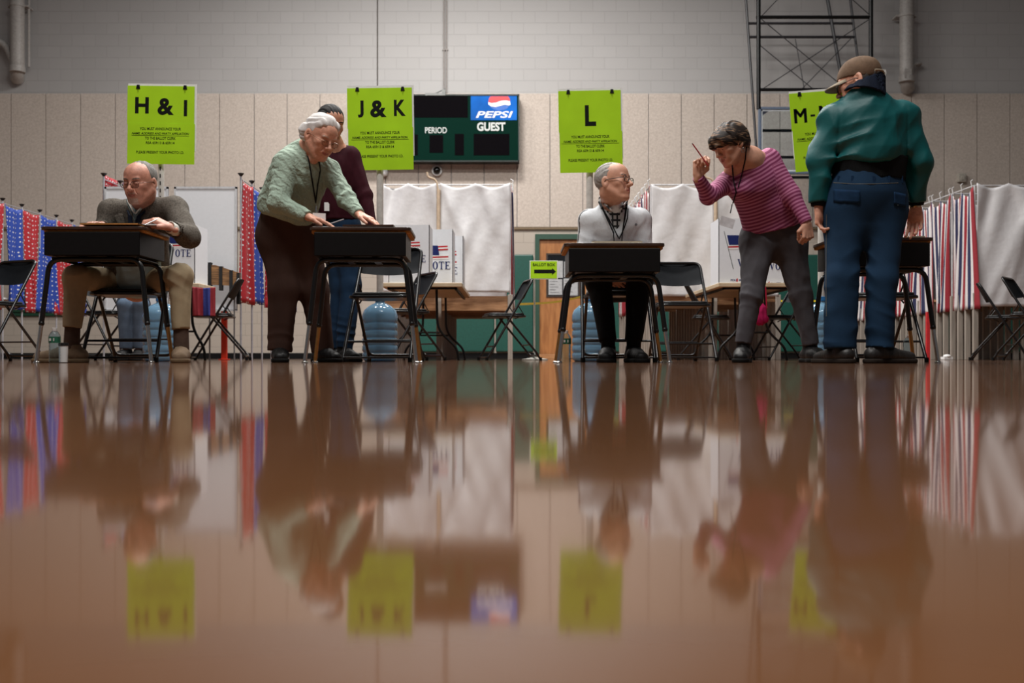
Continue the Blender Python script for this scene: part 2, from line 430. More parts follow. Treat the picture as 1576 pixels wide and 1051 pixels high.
def hand_sdf(F, wr, fw, pn, th, s=1.0, curl=(.5, .5, .5, .5), thumb=(.6, .5), spread=.10, k=.004):
    """wr wrist, fw forearm-to-finger direction, pn palm normal, th thumb side"""
    f = unit(fw); n = unit(A(pn)-f*(A(pn) @ f)); t = A(th)-f*(A(th) @ f); t = unit(t-n*(t @ n)); wr = A(wr)
    LEN = [(.043, .026, .020), (.048, .030, .021), (.044, .028, .020), (.034, .021, .018)]
    RAD = [.0092, .0095, .0090, .0080]
    F.cap(wr-f*.02*s, wr+f*.02*s, .024*s, .026*s, .012, w=n, q=.72)
    for i in range(4):
        o = (1.5-i)*.0195*s; base = wr+f*.088*s*(1-.06*abs(i-1))+t*o
        F.cap(wr+t*o*.6+f*.012*s, base-n*.002*s, .0145*s, .0112*s, .010)
    F.ell(wr+f*.045*s+n*.006*s, (.032*s, .036*s, .014*s), np.stack([t, f, n], 1), .012)
    for i in range(4):
        o = (1.5-i)*.0195*s; p = wr+f*.088*s*(1-.06*abs(i-1))+t*o; d = unit(f+t*spread*(1.5-i)*.6); cu = curl[i]
        ang = 0
        for j in range(3):
            ang += cu*(1.0, 1.25, .75)[j]; dd = d*math.cos(ang)+n*math.sin(ang); e = p+dd*LEN[i][j]*s
            F.cap(p, e, RAD[i]*s*(1-.06*j), RAD[i]*s*(.95-.07*j), k if j else .006); p = e
    p = wr+f*.018*s+t*.022*s+n*.004*s
    d = unit(f*.75+t*.75+n*.25*thumb[0]); e = p+d*.042*s; F.cap(p, e, .0155*s, .0125*s, .010)
    d2 = unit(f*1.0+t*(.55-.9*thumb[0])+n*.65*thumb[0]); e2 = e+d2*.033*s; F.cap(e, e2, .0118*s, .0100*s, .005)
    d3 = unit(f*1.0+t*(.35-1.0*thumb[1])+n*.7*thumb[1]); e3 = e2+d3*.026*s; F.cap(e2, e3, .0100*s, .0085*s, .004)
    return e3
def hair_noise(R, c, amp=.0025, freq=260, ax=0, seed=1):
    c = A(c)
    def f(p):
        l = (p-c) @ R; u = l[:, ax]*freq+4*np.sin(l[:, 2]*30+seed)+3*np.sin(l[:, 1]*25)
        return -amp*(np.sin(u)+.6*np.sin(u*1.7+l[:, 2]*60+1))
    return f
def bx(c, r): c = A(c); r = np.array([r]*3) if np.isscalar(r) else A(r); return c-r, c+r
# ================================================================ THE HALL
WY = F_PX/88.0                                    # distance of the back wall
black_m = mat('black_metal', (10, 10, 11), .4, 0, .1, spec=.3)
blackp = mat('black_paint', (20, 20, 22), .5)
grey_m = mat('grey_metal', (150, 152, 155), .35, .6)
chrome = mat('chrome', (205, 205, 205), .22, 1, .05)
white_p = mat('white_plastic', (205, 205, 205), .5)
cream = mat('cream_paint', (168, 162, 152), .6, bump=.1)
dgreen = mat('green_vinyl_pad', (22, 78, 68), .45, bump=.15, bs=40)
glass_clear = mat('clear_plastic', (225, 238, 245), .08, 0, 0, trans=1)
paper_w = mat('white_paper', (222, 222, 222), .7, var=.03)
def struct(o): o['kind'] = 'structure'; return o
b = MB(); b.bb((-14, -3, -.1), (14, WY, 0)); struct(b.build('floor', m_floor()))
b = MB(); b.bb((-14, WY, 0), (14, WY+.3, 9.2)); struct(b.build('wall_back', m_block('painted_block', (170, 168, 167), (160, 158, 157))))
bw = mat('side_wall_paint', (168, 165, 160), .7)
b = MB(); b.bb((-14.3, -3, 0), (-14, WY+.3, 9.2)); struct(b.build('wall_left', bw))
b = MB(); b.bb((14, -3, 0), (14.3, WY+.3, 9.2)); struct(b.build('wall_right', bw))
b = MB(); b.bb((-14, WY-.015, 0), (14, WY-.001, 2.285)); struct(b.build('trim_1', m_block('beige_block', (176, 166, 155), (158, 150, 140))))
b = MB(); b.bb((-14, WY-.03, 0), (14, WY-.016, .1)); struct(b.build('baseboard_back', mat('black_rubber', (16, 16, 17), .6)))
b = MB()
seams = [18+53.4*k for k in range(-16, 8)]+[391.8+50.5*k for k in range(1, 52)]
for a, c in zip(seams[:-1], seams[1:]):
    x0, x1 = (a-CX)/88+.006, (c-CX)/88-.006
    if x0 > 13.9: break
    b.bb((x0, WY-.032, 2.30), (min(x1, 13.98), WY-.002, 4.63))
struct(b.build('trim_2', m_speckle(), bevel=.004))
b = MB(); b.bb((-14, WY-.05, 2.255), (14, WY-.016, 2.295)); struct(b.build('trim_3', mat('tan_trim', (120, 104, 84), .6)))
# door
wood_d = m_wood('orange_oak_door', (150, 96, 52), (176, 120, 70), (3, 1, .5), .45)
dg = mat('green_door_frame', (38, 72, 58), .5)
b = MB(); dx0, dx1, dz = PX(830, WY), PX(912, WY), 2.08
b.bb((dx0, WY-.05, .01), (dx1, WY-.02, dz)); door = struct(b.build('door_1', wood_d))
b = MB()
for q in ((dx0-.075, dx0, 0, dz), (dx1, dx1+.075, 0, dz), (dx0-.075, dx1+.075, dz, dz+.09)): b.bb((q[0], WY-.1, q[2]), (q[1], WY-.016, q[3]))
b.build('door_frame', dg, door)
b = MB(); wx0, wx1 = PX(843, WY), PX(890, WY); wz0, wz1 = PZ(455, WY), PZ(393, WY)
for q in ((wx0-.03, wx0, wz0, wz1), (wx1, wx1+.03, wz0, wz1), (wx0-.03, wx1+.03, wz0-.03, wz0), (wx0-.03, wx1+.03, wz1, wz1+.03)): b.bb((q[0], WY-.065, q[2]), (q[1], WY-.048, q[3]))
b.build('window_frame', mat('dark_brown', (50, 38, 30), .5), door)
b = MB(); b.bb((wx0, WY-.056, wz0), (wx1, WY-.05, wz1)); b.build('window_pane', mat('dark_window_glass', (28, 30, 34), .1), door)
b = MB(); ptxt = MB()
for i, (a, c, e, f) in enumerate([(843, 866, 402, 428), (868, 889, 403, 427), (844, 865, 430, 454), (867, 889, 429, 455)]):
    b.bb((PX(a, WY), WY-.0575, PZ(f, WY)), (PX(c, WY), WY-.0565, PZ(e, WY)))
    for k in range(5):
        z = PZ(e+4+k*4.2, WY); ptxt.bb((PX(a+2, WY), WY-.0585, z), (PX(a+5+((i*7+k*5) % 9)+4, WY), WY-.0576, z+.008))
pp = b.build('notice_papers', mat('grey_paper', (176, 178, 180), .7), door); ptxt.build('printed_lines', blackp, pp)
b = MB(); b.tube([(dx1-.08, WY-.05, 1), (dx1-.08, WY-.11, 1), (dx1-.19, WY-.11, 1)], .011); b.build('door_handle', chrome, door)
b = MB(); b.bb((PX(826, WY), WY-.42, 0), (PX(856, WY), WY-.1, .075)); tag(b.build('door_wedge_board', m_wood('pale_plank', (170, 120, 78), (190, 140, 96)), bevel=.004), 'low pale wooden board on the floor in front of the oak door', 'board')
# green pads along the wall; rightmost ones added as shade between the booth legs
pads = [(-2.2, -1.25), (-1.23, -.3), (-.28, .38), (1.55, 2.5), (2.52, 3.5), (3.52, 4.5), (4.52, 5.5), (5.52, 6.5), (6.52, 7.5), (7.52, 8.5), (8.52, 9.5)]
names = ['leftmost green wall pad, behind the folding table with screens', 'green wall pad below the middle of the white curtain', 'green wall pad just left of the oak door', 'green wall pad right of the oak door', 'green wall pad behind the bending woman', 'green wall pad left of the man in the green jacket', 'green wall pad behind the man in jeans', 'green wall pad behind the near end of the right-hand striped curtains', 'green pad added as shade behind the rightmost desk, glimpsed between booth legs', 'green pad added as shade behind the legs of the right-hand white sheet', 'rightmost green pad, added as shade at the right edge']
for (a, c), nm in zip(pads, names):
    b = MB(); b.bb((a, WY-.075, .12), (c-.01, WY-.018, 1.815)); tag(b.build('wall_pad', dgreen, bevel=.02), nm, 'wall pad', 'green vinyl pads along the back wall')
# green slatted unit low on the left wall
b = MB(); x0, x1 = PX(18, WY), PX(118, WY)
b.bb((x0, WY-.03, .74), (x1, WY-.018, 1.22))
for k in range(7): b.bb((x0, WY-.06, .75+k*.066), (x1, WY-.03, .795+k*.066))
tag(b.build('slatted_grille', mat('dark_green_paint', (20, 62, 44), .5)), 'dark green slatted grille low on the wall behind the starred curtains', 'grille')
# conduits, joint, boxes, camera, pipes
b = MB(); x = PX(581, WY); b.bb((x-.012, WY-.006, 4.64), (x+.012, WY-.0005, 9.1)); struct(b.build('trim_4', mat('dark_sealant', (92, 88, 84), .7)))
for px, nm in ((683.5, 'thin grey conduit running up the wall to the scoreboard, left of the pair'), (687.5, 'thin grey conduit running up the wall to the scoreboard, right of the pair')):
    b = MB(); x = PX(px, WY); b.tube([(x, WY-.03, 4.65), (x, WY-.03, 9.0)], .013); b.box((x, WY-.02, 5.4), (.05, .04, .02)); tag(b.build('conduit', mat('conduit_grey', (140, 134, 130), .5)), nm, 'conduit')
pipe_m = mat('painted_pipe', (158, 154, 150), .5)
def downpipe(px0, px1, zb, nm, elbow):
    x = PX((px0+px1)/2, WY-.25); r = (px1-px0)/2/88*.97; y = WY-.27
    t = tag(empty('drain_pipe', (x, y, zb)), nm, 'pipe')
    b = MB(); b.tube(fillet([(0, 0, 4), (0, 0, .16), (elbow*.02, .05, .02), (elbow*.1, .19, -.06)], .1), r, 20); b.build('pipe', pipe_m, t, smooth=40)
    b = MB(); b.tube([(0, 0, .0), (0, 0, .1)], r*1.12, 20); b.build('coupling', pipe_m, t, smooth=40)
    b = MB(); b.tube([(0, 0, 1.12), (0, 0, 1.17)], r*1.1, 20); b.bb((-r-.06, .0, 1.13), (r+.06, .2, 1.16)); b.build('pipe_strap', pipe_m, t, smooth=40)
    b = MB()
    if px0 < 200:
        b.tube(fillet([(-1.2, .05, .55), (-.25, .05, .55), (-.1, .05, .2), (0, 0, .1)], .2), .06, 12); b.build('branch_pipe', pipe_m, t, smooth=40)
    else:
        b.tube(fillet([(.0, 0, .1), (.12, .05, .32), (.3, .1, .36), (.3, .25, .36)], .12), .03, 10); b.box((-.02, -r-.004, .12), (.12, .006, .16)); b.build('branch_pipe', pipe_m, t, smooth=40)
    b = MB(); b.tube([(r+.035, .1, .12), (r+.035, .1, 4)], .022, 8); b.build('conduit', pipe_m, t, smooth=40)
downpipe(17, 38, PZ(118, WY), 'painted drain pipe on the upper wall, far left, above the starred curtains', -1)
downpipe(1384, 1405, PZ(133, WY), 'painted drain pipe on the upper wall, right of the capped man', 1)
b = MB(); b.box((PX(1477, WY), WY-.07, PZ(275, WY)), (.13, .09, .15)); b.box((PX(1477, WY), WY-.12, PZ(276, WY)), (.07, .02, .07)); tag(b.build('wall_box', cream, bevel=.008), 'small cream junction box on the wall above the striped curtain row', 'junction box')
t = tag(empty('security_camera', (PX(673, WY), WY-.1, PZ(264, WY))), 'small white dome security camera with dark lens under the scoreboard', 'camera')
b = MB(); b.lathe([(.03, .0), (.088, .0), (.095, .03), (.09, .08), (.05, .1)], n=28); o = b.build('housing', white_p, t, smooth=50); o.rotation_euler = (math.pi/2*-1, 0, 0)
b = MB(); b.ball((0, -.005, 0), .065, 14); b.build('dome', mat('black_gloss', (8, 8, 9), .08), t, smooth=60)
b = MB(); b.tube([(0, .08, .0), (0, .08, -.12)], .015); b.build('bracket', white_p, t)
t = tag(empty('wall_speaker', (PX(592, WY), WY-.1, PZ(267, WY))), 'small white wall fixture beside the post of the J & K sign', 'wall fixture')
b = MB(); b.lathe([(.02, -.07), (.06, -.05), (.075, 0), (.06, .05), (.02, .07)], n=20); b.build('housing', white_p, t, smooth=60); b = MB(); b.box((0, .05, 0), (.05, .1, .05)); b.build('bracket', white_p, t)

# scoreboard
SY = WY-.30
sb = tag(empty('scoreboard', (0, SY, 0)), 'dark green scoreboard with blue cola panel hanging high on the wall', 'scoreboard')
def sbb(b, a, c, e, f, y0=-.01, y1=0): b.bb((PX(a, SY), y0, PZ(f, SY)), (PX(c, SY), y1, PZ(e, SY)))
b = MB(); sbb(b, 545, 799, 146, 248, 0, .22); b.build('case', mat('scoreboard_green', (4, 36, 28), .8, var=.05, spec=.05), sb, bevel=.006)
b = MB(); sbb(b, 545, 799, 145, 147.2, -.012, .22); sbb(b, 797.6, 799.4, 145, 249, -.012, .22); sbb(b, 545, 799, 247, 249, -.012, .22); b.build('edge_frame', mat('dark_edge', (10, 24, 20), .4), sb)
dark = mat('dead_display', (9, 7, 10), .8, spec=.03)
for a, c, e, f in ((600, 720, 148, 181), (622, 643, 207, 239), (661, 682, 208, 235), (700, 714, 206, 239), (729, 784, 206, 239)):
    b = MB(); sbb(b, a, c, e, f, -.004, .01); b.build('digit_window', dark, sb)
b = MB(); sbb(b, 724.5, 795.5, 148, 185, -.006, .01); ad = b.build('advert_panel', None or mat('cola_blue', (14, 92, 178), .6, var=.3, vs=2, spec=.1), sb)
def spos(px, py): return PX(px, SY), PZ(py, SY)
def poly_from(px_pts): return [spos(*p) for p in px_pts]
bm_ = MB()
# ball: red crown and white wave
def arc(c, r, a0, a1, n): return [(c[0]+r*math.cos(math.radians(a0+(a1-a0)*i/n)), c[1]-r*math.sin(math.radians(a0+(a1-a0)*i/n))) for i in range(n+1)]
red = poly_from([(751.5, 157), (752.5, 152), (755, 148.3), (782, 148.3), (784.5, 152), (785, 156), (779, 154.5), (771, 155.2), (763, 158), (756, 158.8)])
whi = poly_from([(751.3, 157.2), (756, 159), (763, 158.2), (771, 155.4), (779, 154.7), (785, 156.2), (785.8, 161.5), (783, 162.5), (777, 161.5), (770, 163), (763, 165), (756, 164), (751.5, 161)])
blu = poly_from([(754, 164.2), (763, 166), (770, 164), (777, 162.4), (783.5, 163.4), (780.5, 167), (775, 169.5), (768, 170.3), (760, 168.5)])
bm_.cur = 0; bm_.prism(red, -.009, -.0065); bm_.cur = 1; bm_.prism(whi, -.010, -.0065); bm_.cur = 2; bm_.prism(blu, -.009, -.0065)
bm_.build('ball_emblem', [mat('cola_red', (196, 40, 48), .4, var=.05), mat('bright_white', (235, 235, 240), .4, var=.02), mat('cola_deep_blue', (20, 90, 180), .4)], ad)
b = MB(); x, z = spos(761, 176.5); text_mesh(b, 'PEPSI', x, z, -.0065, width=57/89.5, height=.115, bold=.018, shear=.25, depth=.003); b.build('lettering', mat('bright_white', ()), ad)
lw = mat('score_lettering', (190, 194, 192), .5, var=.03)
b = MB(); x, z = spos(671, 200.5); text_mesh(b, 'PERIOD', x, z, -.001, width=33.5/89.5, height=.105, bold=.012, depth=.003); b.build('lettering', lw, sb); b = MB(); x, z = spos(756, 195); text_mesh(b, 'GUEST', x, z, -.001, width=43.5/89.5, height=.15, bold=.035, depth=.003)
b.build('lettering', lw, sb); b = MB(); x, z = spos(587, 195); text_mesh(b, 'HOME', x, z, -.001, width=40/89.5, height=.15, bold=.035, depth=.003); b.build('lettering', lw, sb)
b = MB(); x, z = spos(670, 145.5)
b.bb((x-.17, -.02, z-.02), (x+.17, .0, z+.02)); b.tube([(x-.0, .0, z+.02), (x+.13, .06, z+.1), (x+.16, .1, z+.13)], .012); b.box((x+.14, .05, z+.06), (.06, .08, .06)); b.build('mounting_bracket', mat('bracket_grey', (120, 122, 120), .5), sb)

# raised basketball backstop
HY = F_PX/95.5
hb = tag(empty('basketball_backstop', (0, HY, 0)), 'raised basketball backboard with black steel truss above the bending woman', 'basketball hoop')
def hp(px, py, dy=0): Y = HY+dy; v = P(px, py, Y); return (v.x, dy, v.z)
b = MB()
for a, c, r in (((1167.5, -60), (1167.5, 168), .035), ((1340.5, -60), (1340.5, 168), .035), ((1164, 26.5), (1343, 26.5), .028), ((1165, 138), (1343, 138), .026)): b.tube([hp(*a), hp(*c)], r, 10)
b.build('main_frame', black_m, hb, smooth=40)
b = MB(); ry = .7
for a, c, r in (((1146, -30), (1165.5, 250), .022), ((1150, 36), (1312, 36), .022), ((1154, 57), (1316, 57), .024), ((1263, -60), (1303, 165), .03), ((1305, -30), (1330, 170), .022)): b.tube([hp(*a, ry), hp(*c, ry)], r, 8)
b.build('rear_frame', mat('dark_steel', (42, 42, 46), .4), hb, smooth=40)
for a, c in (((1170, 28), (1342, 170)), ((1342, 27), (1172, 138)), ((1170, 70), (1250, 136)), ((1312, 57), (1235, 136)), ((1170, 27), (1215, -20)), ((1342, 26), (1290, -20)), ((1224, 60), (1238, 138))):
    b = MB(); b.tube([hp(*a, .35), hp(*c, .35)], .0075, 6); b.build('brace_rod', mat('dark_steel', ()), hb, smooth=40)
bx0, bx1, bz0, bz1 = PX(1167, HY), PX(1341, HY), PZ(268, HY), PZ(165, HY)
b = MB()
for q in ((bx0, bx0+.04, bz0, bz1), (bx1-.04, bx1, bz0, bz1), (bx0, bx1, bz1-.04, bz1), (bx0, bx1, bz0, bz0+.04)): b.bb((q[0], -.03, q[2]), (q[1], .03, q[3]))
b.build('backboard_frame', mat('blue_grey_paint', (92, 104, 122), .4), hb, bevel=.004)
b = MB()
for q in ((bx0+.04, bx0+.065, bz0+.04, bz1-.04), (bx1-.065, bx1-.04, bz0+.04, bz1-.04), (bx0+.04, bx1-.04, bz1-.065, bz1-.04), (bx0+.04, bx1-.04, bz0+.04, bz0+.065)): b.bb((q[0], -.012, q[2]), (q[1], -.006, q[3]))
b.build('white_border', mat('border_white', (200, 206, 212), .5), hb)
b = MB(); b.bb((bx0+.04, -.006, bz0+.04), (bx1-.04, .004, bz1-.04)); b.build('glass_board', glass_clear, hb)
b = MB()
for zz in (PZ(201, HY+.05), PZ(242, HY+.05), PZ(273, HY+.05)): b.bb((bx0+.02, .035, zz-.02), (bx1-.02, .075, zz+.02))
b.bb((PX(1250, HY), .03, bz0), (PX(1262, HY), .08, bz1+.3)); b.build('support_bars', black_m, hb)
b = MB(); b.prism([(bx0+.07, bz1-.07), (bx0+.16, bz1-.07), (bx0+.07, bz1-.13)], -.02, .02); b.prism([(bx1-.07, bz1-.07), (bx1-.16, bz1-.07), (bx1-.07, bz1-.13)], -.02, .02); b.build('corner_gusset', mat('navy_paint', (26, 32, 48), .5), hb)

# ================================================================ FURNITURE
def rrect(w_, d, r, n=5, c=(0, 0)):
    out = []
    for cx_, cy_, a0 in ((w_/2-r, d/2-r, 0), (-w_/2+r, d/2-r, 90), (-w_/2+r, -d/2+r, 180), (w_/2-r, -d/2+r, 270)):
        for k in range(n+1):
            a = math.radians(a0+90*k/n); out.append((c[0]+cx_+r*math.cos(a), c[1]+cy_+r*math.sin(a)))
    return out
def slab(b, poly, z0, z1, dome=0):
    n = len(poly); b.add([(x, y, z0) for x, y in poly]+[(x, y, z1) for x, y in poly], [tuple(range(n))[::-1], tuple(range(n, 2*n))]+[(i, (i+1) % n, (i+1) % n+n, i+n) for i in range(n)]); return b
desk_top_m = m_wood('walnut_desk_top', (46, 30, 22), (66, 44, 32), (1, 8, 1), .35)
board_m = mat('particle_board', (186, 132, 74), .8, var=.18, vs=60)
box_m = mat('black_book_box', (14, 13, 14), .42, var=.15, spec=.25)
leg_m = mat('black_tube', (14, 14, 15), .3)
brass = mat('worn_brass_leg', (186, 140, 84), .3, .85)
def school_desk(label, px, ztop, Y, rz=0, sx=1.0):
    """pupil desk: wooden top, open steel book box, two inverted-U leg frames with chrome extensions"""
    t = tag(empty('school_desk', (PX(px, Y), Y, 0), rz), label, 'desk', 'school desks of the check-in clerks')
    W, D = .578*sx, .44
    b = MB(); slab(b, rrect(W, D, .035, c=(0, D/2)), ztop-.018, ztop); b.build('desk_top', desk_top_m, t, bevel=.003)
    b = MB(); slab(b, rrect(W-.012, D-.03, .03, c=(0, D/2+.012)), ztop-.03, ztop-.0181); b.build('underside_board', board_m, t)
    zb = ztop-.165; bx_ = W/2-.028; ys = D-.03; h = ztop-.0305
    b = MB()
    b.bb((-bx_, .003, zb), (bx_, .009, h)); b.bb((-bx_, ys-.006, zb+.09), (bx_, ys, h)); b.bb((-bx_, .003, zb), (-bx_+.006, ys, h)); b.bb((bx_-.006, .003, zb), (bx_, ys, h)); b.bb((-bx_, .003, zb), (bx_, ys, zb+.006))
    b.build('book_box', box_m, t, bevel=.004)
    for (q, y, lab) in ((-1, .05, 0), (1, .05, 0), (-1, .36, 1), (1, .36, 1)):
        f = Vector((q*(W/2+.028), y+(-.02 if y < .2 else .02), 0)); top = Vector((q*(bx_-.01), y, zb-.018)); m = top+(f-top)*.62
        b = MB(); b.tube(fillet([(0, y, zb-.018), top, m+Vector((0, 0, 0))], .07), .0145, 12); b.ball(tuple(m), .017, 6)
        lg = b.build('leg', leg_m, t, smooth=50)
        b = MB(); b.tube([m, f+Vector((0, 0, .012))], .0115, 12); b.build('leg_extension', chrome if (q+lab) % 2 else brass, lg, smooth=50)
        b = MB(); b.lathe([(.019, 0), (.019, .006), (.008, .014)], (f.x, f.y, 0), 14); b.build('glide', chrome, lg, smooth=40)
    b = MB(); b.tube([(-bx_+.03, .05, zb-.012), (-bx_+.03, .36, zb-.012)], .01); b.tube([(bx_-.03, .05, zb-.012), (bx_-.03, .36, zb-.012)], .01)
    b.bb((-.1, .05, zb-.02), (-.06, .36, zb-.002)); b.bb((.1, .05, zb-.02), (.06, .36, zb-.002)); b.build('cross_rail', leg_m, t, smooth=50)
    return t
D1 = school_desk('black school desk at the far left under the H & I sign, man in blazer behind', 141, .778, 5.67, .0, 1.04)
D2 = school_desk('black school desk the white-haired woman leans on, by the J & K sign', 554, .775, 5.67, .03)
D3 = school_desk('lowest black school desk, in front of the man in the white fleece', 946, .684, 5.67, .0)
D4 = school_desk('rightmost black school desk, half hidden by the man in the green jacket', 1362, .722, 5.72, .0)

pad_m = mat('black_vinyl_seat', (18, 19, 21), .42, bump=.1, bs=60)
chair_m = mat('black_chair_steel', (15, 15, 17), .3)
back_m = mat('black_chair_back', (20, 23, 27), .6, spec=.12)
def make_chair():
    t = empty('folding_chair', (0, 0, 0))
    tag(t, 'x', 'chair', 'black metal folding chairs')
    b = MB(); slab(b, rrect(.40, .38, .06, c=(0, -.05)), .418, .438); b.build('seat_pan', chair_m, t, bevel=.006)
    b = MB(); slab(b, rrect(.37, .35, .07, c=(0, -.05)), .438, .458); b.build('seat', pad_m, t, bevel=.012)
    # backrest: curved steel plate
    vs = []; fs = []; n = 12
    def R_(z): return .20+(.79-z)*-.10+.0
    rows = [.595, .60, .66, .72, .775, .79]
    for s_ in (0, 1):
        for z in rows:
            for i in range(n+1):
                u = i/n*2-1; w_ = .205-(.02 if z in (.595, .79) else 0)+(.0)
                zz = z+(.012*(u*u) if z < .61 else 0)-(0.012*u**6 if z > .78 else 0)
                vs.append((u*w_, .195-(.79-zz)*.50+.028*(1-u*u)+s_*.009, zz))
    m = (n+1); K = len(rows)
    for s_ in (0, 1):
        for j in range(K-1):
            for i in range(n):
                q = [s_*K*m+j*m+i, s_*K*m+j*m+i+1, s_*K*m+(j+1)*m+i+1, s_*K*m+(j+1)*m+i]; fs.append(tuple(q if s_ == 0 else q[::-1]))
    for j in range(K-1):
        for i in (0, n): fs.append((j*m+i, (j+1)*m+i, K*m+(j+1)*m+i, K*m+j*m+i))
    for i in range(n):
        for j in (0, K-1): fs.append((j*m+i, j*m+i+1, K*m+j*m+i+1, K*m+j*m+i))
    b = MB(); b.add(vs, fs); b.build('backrest', back_m, t, smooth=60)
    b = MB(); b.tube(fillet([(-.225, -.26, .008), (-.205, .197, .785), (.205, .197, .785), (.225, -.26, .008)], .055), .0115, 10); b.tube([(-.218, -.185, .135), (.218, -.185, .135)], .007, 8)
    b.tube([(-.222, -.25, .03), (.222, -.25, .03)], .006, 8); b.build('front_frame', chair_m, t, smooth=50)
    b = MB(); b.tube(fillet([(-.185, -.06, .425), (-.19, .26, .045), (.19, .26, .045), (.185, -.06, .425)], .05), .0105, 10)
    for q in (-1, 1): b.tube([(q*.187, .225, .085), (q*.19, .275, .008)], .0105, 8)
    b.tube([(-.187, .17, .15), (.187, .17, .15)], .006, 8); b.build('rear_frame', chair_m, t, smooth=50)
    for q in (-1, 1):
        b = MB(); b.tube([(q*.197, .05, .53), (q*.19, .11, .44), (q*.187, .02, .40)], .006, 6); b.build('folding_link', chair_m, t)
    b = MB()
    for p in ((-.225, -.26), (.225, -.26), (-.19, .275), (.19, .275)): b.lathe([(.0145, 0), (.0145, .03)], (p[0], p[1], 0), 10)
    b.build('rubber_feet', mat('rubber', (10, 10, 10), .7), t, smooth=40)
    return t
chair_list = [  # px centre, scale, facing (deg, 0 = to the camera, +90 = to the right), label
    (203, 240, 4, 'black folding chair under the seated man in the tweed blazer'),
    (594, 228, -7, 'empty black folding chair behind the white-haired woman\'s desk'),
    (946, 236, 0, 'black folding chair under the seated man in the white fleece'),
    (1046, 197, 3, 'empty black folding chair right of the seated man in the white fleece'),
    (1350, 228, 0, 'black folding chair behind the legs of the man in the green jacket'),
    (783, 157, -78, 'lone black folding chair by the ballot box arrow sign'),
    (1086, 150, 80, 'black folding chair seen side on, behind the empty chair right of the fleece'),
    (1206, 150, -80, 'black folding chair seen side on behind the bending woman'),
    (1540, 150, 62, 'black folding chair at the far right, the smaller of two'),
    (1585, 163, 50, 'black folding chair cut off by the right edge'),
    (-6, 200, -25, 'black folding chair cut off by the left edge'),
    (338, 157, -80, 'black folding chair seen side on, right of the seated man in blazer'),
    (165, 165, 75, 'black folding chair seen through the legs of the left desk'),
    (628, 172, -60, 'black folding chair in the shade under the folding table with screens'),
]
proto = make_chair()
for i, (px, s_, rz, lab) in enumerate(chair_list):
    Y = F_PX/s_; c = proto if i == 0 else dup(proto, (0, 0, 0))
    c.location = (PX(px, Y), Y, 0); c.rotation_euler = (0, 0, math.radians(rz)); c['label'] = lab

# signs on posts, stood in water jugs
lime = mat('lime_paper', (166, 214, 34), .75, var=.06, vs=5)
ink = mat('black_ink', (14, 16, 12), .7, var=0)
post_w = mat('white_pvc_post', (196, 194, 188), .45)
jug_m = mat('blue_tinted_plastic', (150, 192, 220), .1, 0, 0, trans=.66)
water_m = mat('water', (200, 225, 240), .02, 0, 0, trans=1)
SGY = F_PX/205.0
def lettered_sign(label, cx_, top, bot, wpx, split, heads, tilt=0, post=None, jl='', hh=25, offs=None):
    Y = SGY; px = lambda v: v/205.0
    x0 = PX(cx_, Y); H = px(bot-top); W = px(wpx); zc = PZ((top+bot)/2, Y)
    t = tag(empty('post_sign', (PX(post or cx_, Y), Y, 0)), label, 'sign', 'lime green letter signs on posts')
    ox = x0-PX(post or cx_, Y)
    b = MB(); b.tube([(0, .03, .03), (0, .03, zc+.1)], .026 if cx_ > 400 else .021, 16); b.build('post', post_w, t, smooth=50)
    if cx_ < 400:
        b = MB()
        for k in range(16): b.box((0, .0088, .9+k*.055), (.008, .003, .028))
        b.build('post_slots', mat('dark_slot', (40, 40, 42), .6), t)
    R = Matrix.Rotation(math.radians(tilt), 3, 'Y'); C0 = Vector((ox, 0, zc))
    def place(mb): mb.v = [tuple(R @ Vector(v)+C0) for v in mb.v]; return mb
    b = MB(); b.box((.008, -.004, H*.1), (W*1.02, .006, H*.86)); place(b).build('backing_board', paper_w, t)
    zs = H/2-px(split-top)
    b = MB(); b.bb((-W/2, -.012, zs), (W/2, -.0095, H/2)); up = place(b).build('letter_sheet', lime, t)
    b = MB(); b.bb((-W/2+.005, -.0145, -H/2), (W/2+.006, -.0125, zs+.006)); lo = place(b).build('notice_sheet', lime, t)
    for s_, dx, dy, wd, hg in heads: b = MB(); [text_mesh(b, s_, px(dx+e_), H/2-px(dy), -.0122-abs(e_)*.0001, width=px(wd), height=px(hg), bold=.035 if s_ != 'M' else 0, depth=.001) for e_ in ((0,) if s_ != 'M' else (-.9, 0, .9))]; place(b).build('large_letter', ink, up)
    b = MB(); e = split-top
    for s_, dy, wd, sh in (('YOU MUST ANNOUNCE YOUR', 7, 63, 0), ('NAME, ADDRESS AND PARTY AFFILIATION', 14.5, 88, .25), ('TO THE BALLOT CLERK', 21.5, 47, 0), ('RSA 659:13 & 659:14', 28.5, 44, 0), ('PLEASE PRESENT YOUR PHOTO I.D.', 43, 73, 0)):
        text_mesh(b, s_, 0, H/2-px(e+dy), -.0146, width=px(wd*wpx/103), height=px(4.2), bold=.014, shear=sh, depth=.001)
        if sh: b.bb((-px(44), -.0156, H/2-px(e+dy+3.2)), (px(44), -.0147, H/2-px(e+dy+2.7)))
    place(b).build('lettering', ink, lo)
    for q in (-.34, .36):
        b = MB(); b.prism([(q*W-.015, H/2-.022), (q*W+.015, H/2-.022), (q*W+.009, H/2+.006), (q*W-.009, H/2+.006)], -.018, .006); b.tube([(q*W-.006, -.017, H/2-.02), (q*W, -.02, H/2-.05), (q*W+.006, -.017, H/2-.02)], .0012, 5); place(b).build('binder_clip', black_m, t)
    return t
